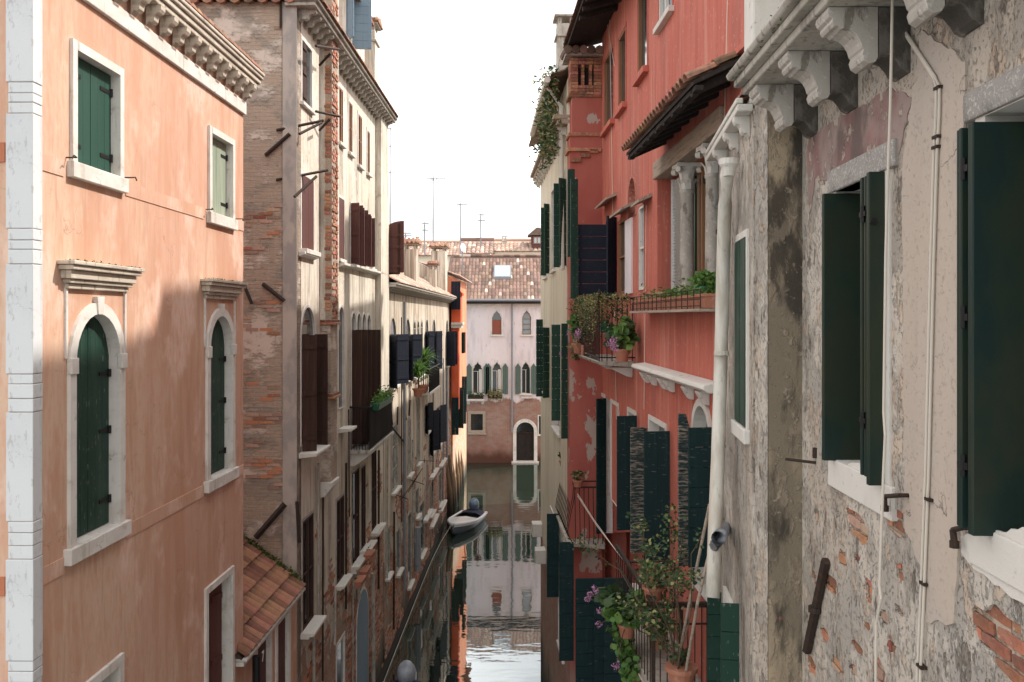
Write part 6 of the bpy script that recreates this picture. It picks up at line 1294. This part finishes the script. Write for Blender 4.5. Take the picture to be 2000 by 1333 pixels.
for q in ((1759, 1022, 17, 26), (1683, 1032, 20, 28), (1652, 1090, 8, 16), (1628, 1140, 14, 15), (1702, 1152, 9, 20), (1652, 1194, 20, 19), (1616, 1241, 7, 15), (1722, 1312, 11, 26), (1965, 1255, 52, 62), (1906, 1246, 11, 20), (1925, 1322, 24, 22), (1733, 1206, 8, 13), (1590, 1300, 9, 14), (1680, 1265, 10, 12), (1765, 1120, 7, 16), (1668, 1110, 8, 9), (1747, 1260, 9, 15), (1640, 1300, 12, 14), (1762, 1190, 8, 10), (1600, 1010, 4, 12), (1596, 1130, 5, 12), (1905, 1175, 8, 12), (1848, 838, 6, 15), (1700, 1222, 6, 8), (1672, 1305, 9, 9), (1602, 1200, 6, 9), (1866, 440, 4, 30), (1680, 1090, 6, 8)): blob(*q)
skin = wall(nh, FN, N1, N0, -.5, CH + 6.5, holes + [b_[1] for b_ in blobs], M['near'], th=.021, n=.022)
nbr = MB(); cells = set()
for bb, _ in blobs:
    for iz in range(int(bb[2] / .074) - 1, int(bb[3] / .074) + 2):
        for ix in range(int(bb[0] / .262) - 2, int(bb[1] / .262) + 2): 
            x0_ = ix * .262 + (iz % 2) * .131
            if x0_ + .25 > bb[0] - .02 and x0_ < bb[1] + .02 and iz * .074 + .06 > bb[2] - .01 and iz * .074 < bb[3] + .01: cells.add((ix, iz))
core = [o for o in nh.children if o.name.startswith('facade')][0]
for k_c, (ix, iz) in enumerate(sorted(cells)):
    x0_ = ix * .262 + (iz % 2) * .131 + RN.uniform(-.006, .006); z0_ = iz * .074 + RN.uniform(-.004, .004); d_ = RN.uniform(.004, .02)
    p_ = [(x0_, z0_ + .004), (x0_ + .06, z0_ - RN.uniform(0, .004)), (x0_ + .245, z0_ + RN.uniform(0, .005)), (x0_ + .25, z0_ + .052), (x0_ + .17, z0_ + .058 + RN.uniform(0, .004)), (x0_ + .004, z0_ + .056)]
    MB().prism(p_, [], .0005, d_).build('brick', M['brick' if RN.random() < .65 else 'brickdull'], core, FN, bev=.004)
MB().box(N1 + .02, N0, -6, -.301, -.5, CH + 6.5).build('wall', M['near'], nh, FN, raw=True)
# smoother render band between the windows and wine-coloured patch under the balcony
def patch(poly, mt, n=.028, name='render_patch', fr=None, par=None):
    fr = fr or FN; pts = [fr.h(*p) for p in poly]; out = []
    for i in range(len(pts)):                       # rough broken edge
        a, b = Vector(pts[i]), Vector(pts[(i + 1) % len(pts)]); m_ = max(1, int((b - a).length / .045)); nrm = Vector((-(b - a).y, (b - a).x)).normalized()
        for j in range(m_): out.append(tuple(a + (b - a) * j / m_ + nrm * R.gauss(0, .007)))
    return MB().prism(out, [], .0205, n).build(name, M[mt], par or nh, fr)
patch([(1773, 330), (1812, 60), (1900, 120), (1886, 1010), (1877, 1220), (1822, 1215), (1812, 1110), (1778, 1030)], 'nearsmooth', .034)
patch([(1590, 262), (1683, 212), (1745, 172), (1790, 190), (1765, 300), (1752, 285), (1632, 352), (1600, 350), (1588, 420), (1582, 300)], 'purple', .028)
patch([(1627, 910), (1690, 905), (1745, 905), (1752, 1000), (1700, 990), (1640, 945)], 'white', .031)
patch([(1893, 1046), (2100, 1020), (2100, 1260), (1990, 1165), (1915, 1110), (1893, 1080)], 'white', .034)
# lintels
for x0, x1, z0, z1 in ((5.12, 6.30, wz1 + .0, wz1 + .16), (2.9, 4.28, wz1 + .06, wz1 + .2)):
    MB().box(x0, x1, -.1, .055, z0, z1).build('stone_lintel', M['lintel'], nh, FN, bev=.012)
# foreground leaves: stand square to the wall
def nleaf(Y, n0, n1, z0, z1, t=.045, edge=True):
    a = Y; m = MB().box(a - t / 2, a + t / 2, n0, n1, z0, z1); o = m.build('shutter', M['olive'], nh, FN, bev=.006)
    e = MB(); w = (n1 - n0)
    for zz in (z0 + .05, z1 - .09): e.box(a - t / 2 - .012, a - t / 2 - .001, n0 + .02, n1 - .02, zz, zz + .06) if 0 else None
    return o
nleaf(6.17, -.17, .125, CH - .985, CH + .85)
nleaf(5.31, -.05, .13, CH - .995, CH + .86); nleaf(5.40, -.12, .115, CH - .96, CH + .85, .03); nleaf(5.455, -.12, .118, CH - .96, CH + .85, .03)
nleaf(4.03, -.55, .135, CH - .98, CH + .875, .05); nleaf(4.12, -.3, .14, CH - .97, CH + .87, .03); nleaf(4.165, -.3, .13, CH - .97, CH + .87, .02)
for (Y, zz) in ((5.36, CH + .62), (5.36, CH - .62), (4.08, CH + .68), (4.08, CH - .68), (4.08, CH)):
    m = MB(); m.tube([(Y + .03, .128, zz - .05), (Y + .03, .128, zz + .05)], .013, 8); m.box(Y - .02, Y + .08, .10, .134, zz - .015, zz + .015); m.build('hinge', M['black'], nh, FN)
m = MB(); c = FN.h(1742, 418, .14); m.lathe([(.0, -.01), (.02, -.01), (.02, .01), (.0, .01)], 12, (0, 0, 0), FN.M.inverted() @ FN.M @ T((5.28, .105, c[1])) @ Matrix.Rotation(radians(90), 4, 'X') @ Matrix.Rotation(radians(90), 4, 'Y')); m.build('latch_disc', M['black'], nh, FN)
# pilaster / flue: narrow canal face, dark side face
pa0 = 7.0; m = MB().box(pa0, pa0 + .5, -.2, 0.0, -.5, CH + 1.9)
xw = 2.30
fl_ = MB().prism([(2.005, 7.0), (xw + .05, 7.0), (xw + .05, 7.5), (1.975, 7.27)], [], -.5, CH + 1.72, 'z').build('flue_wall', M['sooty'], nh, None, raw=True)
MB().prism([(2.0, 7.004), (1.996, 7.004), (1.967, 7.27), (1.975, 7.27)], [], -.5, CH + 1.72, 'z').build('flue_face', M['near'], nh, None, raw=True)
# stone balcony overhead with scroll brackets
sz = CH + 1.722
sl_ = MB(); sl_.box(1.0, 6.95, .0, .50, sz, sz + .06); sl_.box(1.0, 6.98, .0, .56, sz + .063, sz + .12); sl_.prism([(0, sz + .123), (.60, sz + .123), (.62, sz + .16), (.57, sz + .22), (0, sz + .22)], [], 1.0, 7.0, 'x')
sl_ = sl_.build('balcony_slab', M['oldstone'], nh, FN, bev=.012)
ms_ = MB()
for _ in range(700):
    a_ = R.uniform(4, 7); 
    if mnoise.noise(Vector((a_ * 2.3, 1, 1))) + R.uniform(-.4, .4) < 0: continue
    aleaf(ms_, Vector((a_, R.uniform(.53, .60), sz + R.uniform(.12, .19))), .022)
ms_.build('moss', M['moss'], sl_, FN, stuff=True)
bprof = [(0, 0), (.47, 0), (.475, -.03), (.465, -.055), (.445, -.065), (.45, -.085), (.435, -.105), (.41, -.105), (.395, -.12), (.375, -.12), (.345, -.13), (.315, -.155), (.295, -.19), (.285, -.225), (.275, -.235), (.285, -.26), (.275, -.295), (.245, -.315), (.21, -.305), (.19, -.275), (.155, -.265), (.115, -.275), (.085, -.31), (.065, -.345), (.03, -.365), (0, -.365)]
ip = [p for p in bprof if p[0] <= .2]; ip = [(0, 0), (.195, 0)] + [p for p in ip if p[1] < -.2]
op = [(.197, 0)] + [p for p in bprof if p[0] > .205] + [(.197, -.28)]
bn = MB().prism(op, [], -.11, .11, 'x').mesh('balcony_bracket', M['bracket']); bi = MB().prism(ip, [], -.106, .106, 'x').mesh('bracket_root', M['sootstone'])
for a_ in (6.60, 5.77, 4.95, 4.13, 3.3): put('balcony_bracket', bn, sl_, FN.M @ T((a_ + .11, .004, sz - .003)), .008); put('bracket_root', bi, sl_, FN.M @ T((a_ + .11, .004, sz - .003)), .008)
sb_ = MB()
for a_ in (6.60, 5.77, 4.95, 4.13): sb_.prism([(0, 0), (.245, 0), (.23, -.34), (.2, -.4), (0, -.46)], [], a_ - .02 + .115, a_ + .30, 'x')
MB().lathe([(.11, 0), (.11, .12), (.085, .16), (.12, .34), (.07, .6), (.06, .8), (.1, .86), (.1, .92)], 16, (6.75, .36, sz + .222)).build('baluster', M['stone'], sl_, FN)
MB().box(6.62, 6.9, .22, .5, sz + .222, sz + 1.4).build('balcony_post', M['white'], sl_, FN, bev=.02)
# iron bar with collar, hooks, rod
m = MB(); A = Vector(fp_(FN, 1613, 1096, .05)); B = Vector(fp_(FN, 1576, 1272, .05)); m.tube([A, B], .036, 6); u = A.lerp(B, .52); m.tube([u + Vector((0, 0, .02)), u - Vector((0, 0, .02))], .055, 10); m.build('tie_bar', M['iron'], nh, FN)
for q in (((1727, 970), (1758, 968), (1728, 992)), ((1881, 1031), (1861, 1035), (1864, 1062))):
    P = [Vector(fp_(FN, *c, .08)) for c in q]; m = MB(); m.tube([P[0], P[1]], .013, 8); m.tube([P[0] if q[0][0] < 1800 else P[1], P[2]], .017, 8); m.tube([P[2] + Vector((0, 0, .012)), P[2] - Vector((0, 0, .02))], .024, 8); m.tube([P[1] if q[0][0] < 1800 else P[0], (P[1] if q[0][0] < 1800 else P[0]) - Vector((0, .08, 0))], .012, 8); m.build('shutter_stay', M['iron'], nh, FN)
m = MB(); m.tube([Vector(fp_(FN, 1595, 906, .0)), Vector(fp_(FN, 1592, 904, .03)), Vector(fp_(FN, 1534, 897, .22))], .011, 8); m.build('iron_rod', M['iron'], nh, FN)
m = MB(); m.tube([Vector(fp_(FN, 1592, 875, .03)), Vector(fp_(FN, 1592, 895, .03))], .02, 8); m.build('shutter_stay', M['iron'], nh, FN)
# cables: one hanging in front of the shutters, one clipped to the wall
pts = [FN.P(*fp_(FN, *c, .2)) for c in ((1747, -60), (1743, 0), (1741, 110), (1739, 206), (1734, 350), (1730, 500), (1728, 650), (1726, 805), (1729, 850), (1726, 914), (1721, 1050), (1718, 1145), (1721, 1169), (1711, 1220), (1710, 1400))]
tag(MB().tube(pts, .008, 8).build('hanging_cable', M['cable'], None, None), 'thin cream cable hanging in front of the half-open green shutter', 'cable')
c1 = [(1700, -60), (1726, 0), (1760, 56), (1792, 104), (1822, 150), (1829, 172), (1828, 230), (1824, 300), (1818, 500), (1813, 700), (1808, 914), (1799, 1150), (1791, 1333), (1789, 1420)]
for dx in (0, 6):
    pts = [FN.P(*fp_(FN, x + dx * (.6 if y < 170 else 1), y, .046)) for x, y in c1]
    tag(MB().tube(pts, .008, 8).build('wall_cable', M['cable'], None, None), ('left' if dx == 0 else 'right') + ' strand of the paired cream cables clipped to the near wall beside the big shutter', 'cable', 'paired cream cables on the near wall')
for c in ((1760, 52), (1829, 172), (1826, 268), (1825, 288), (1811, 976), (1801, 1140), (1795, 1302)):
    a_, n_, z_ = fp_(FN, c[0] + 3, c[1], .046); MB().box(a_ - .03, a_ + .03, .005, .058, z_ - .008, z_ + .008).build('cable_clip', M['iron'], nh, FN)
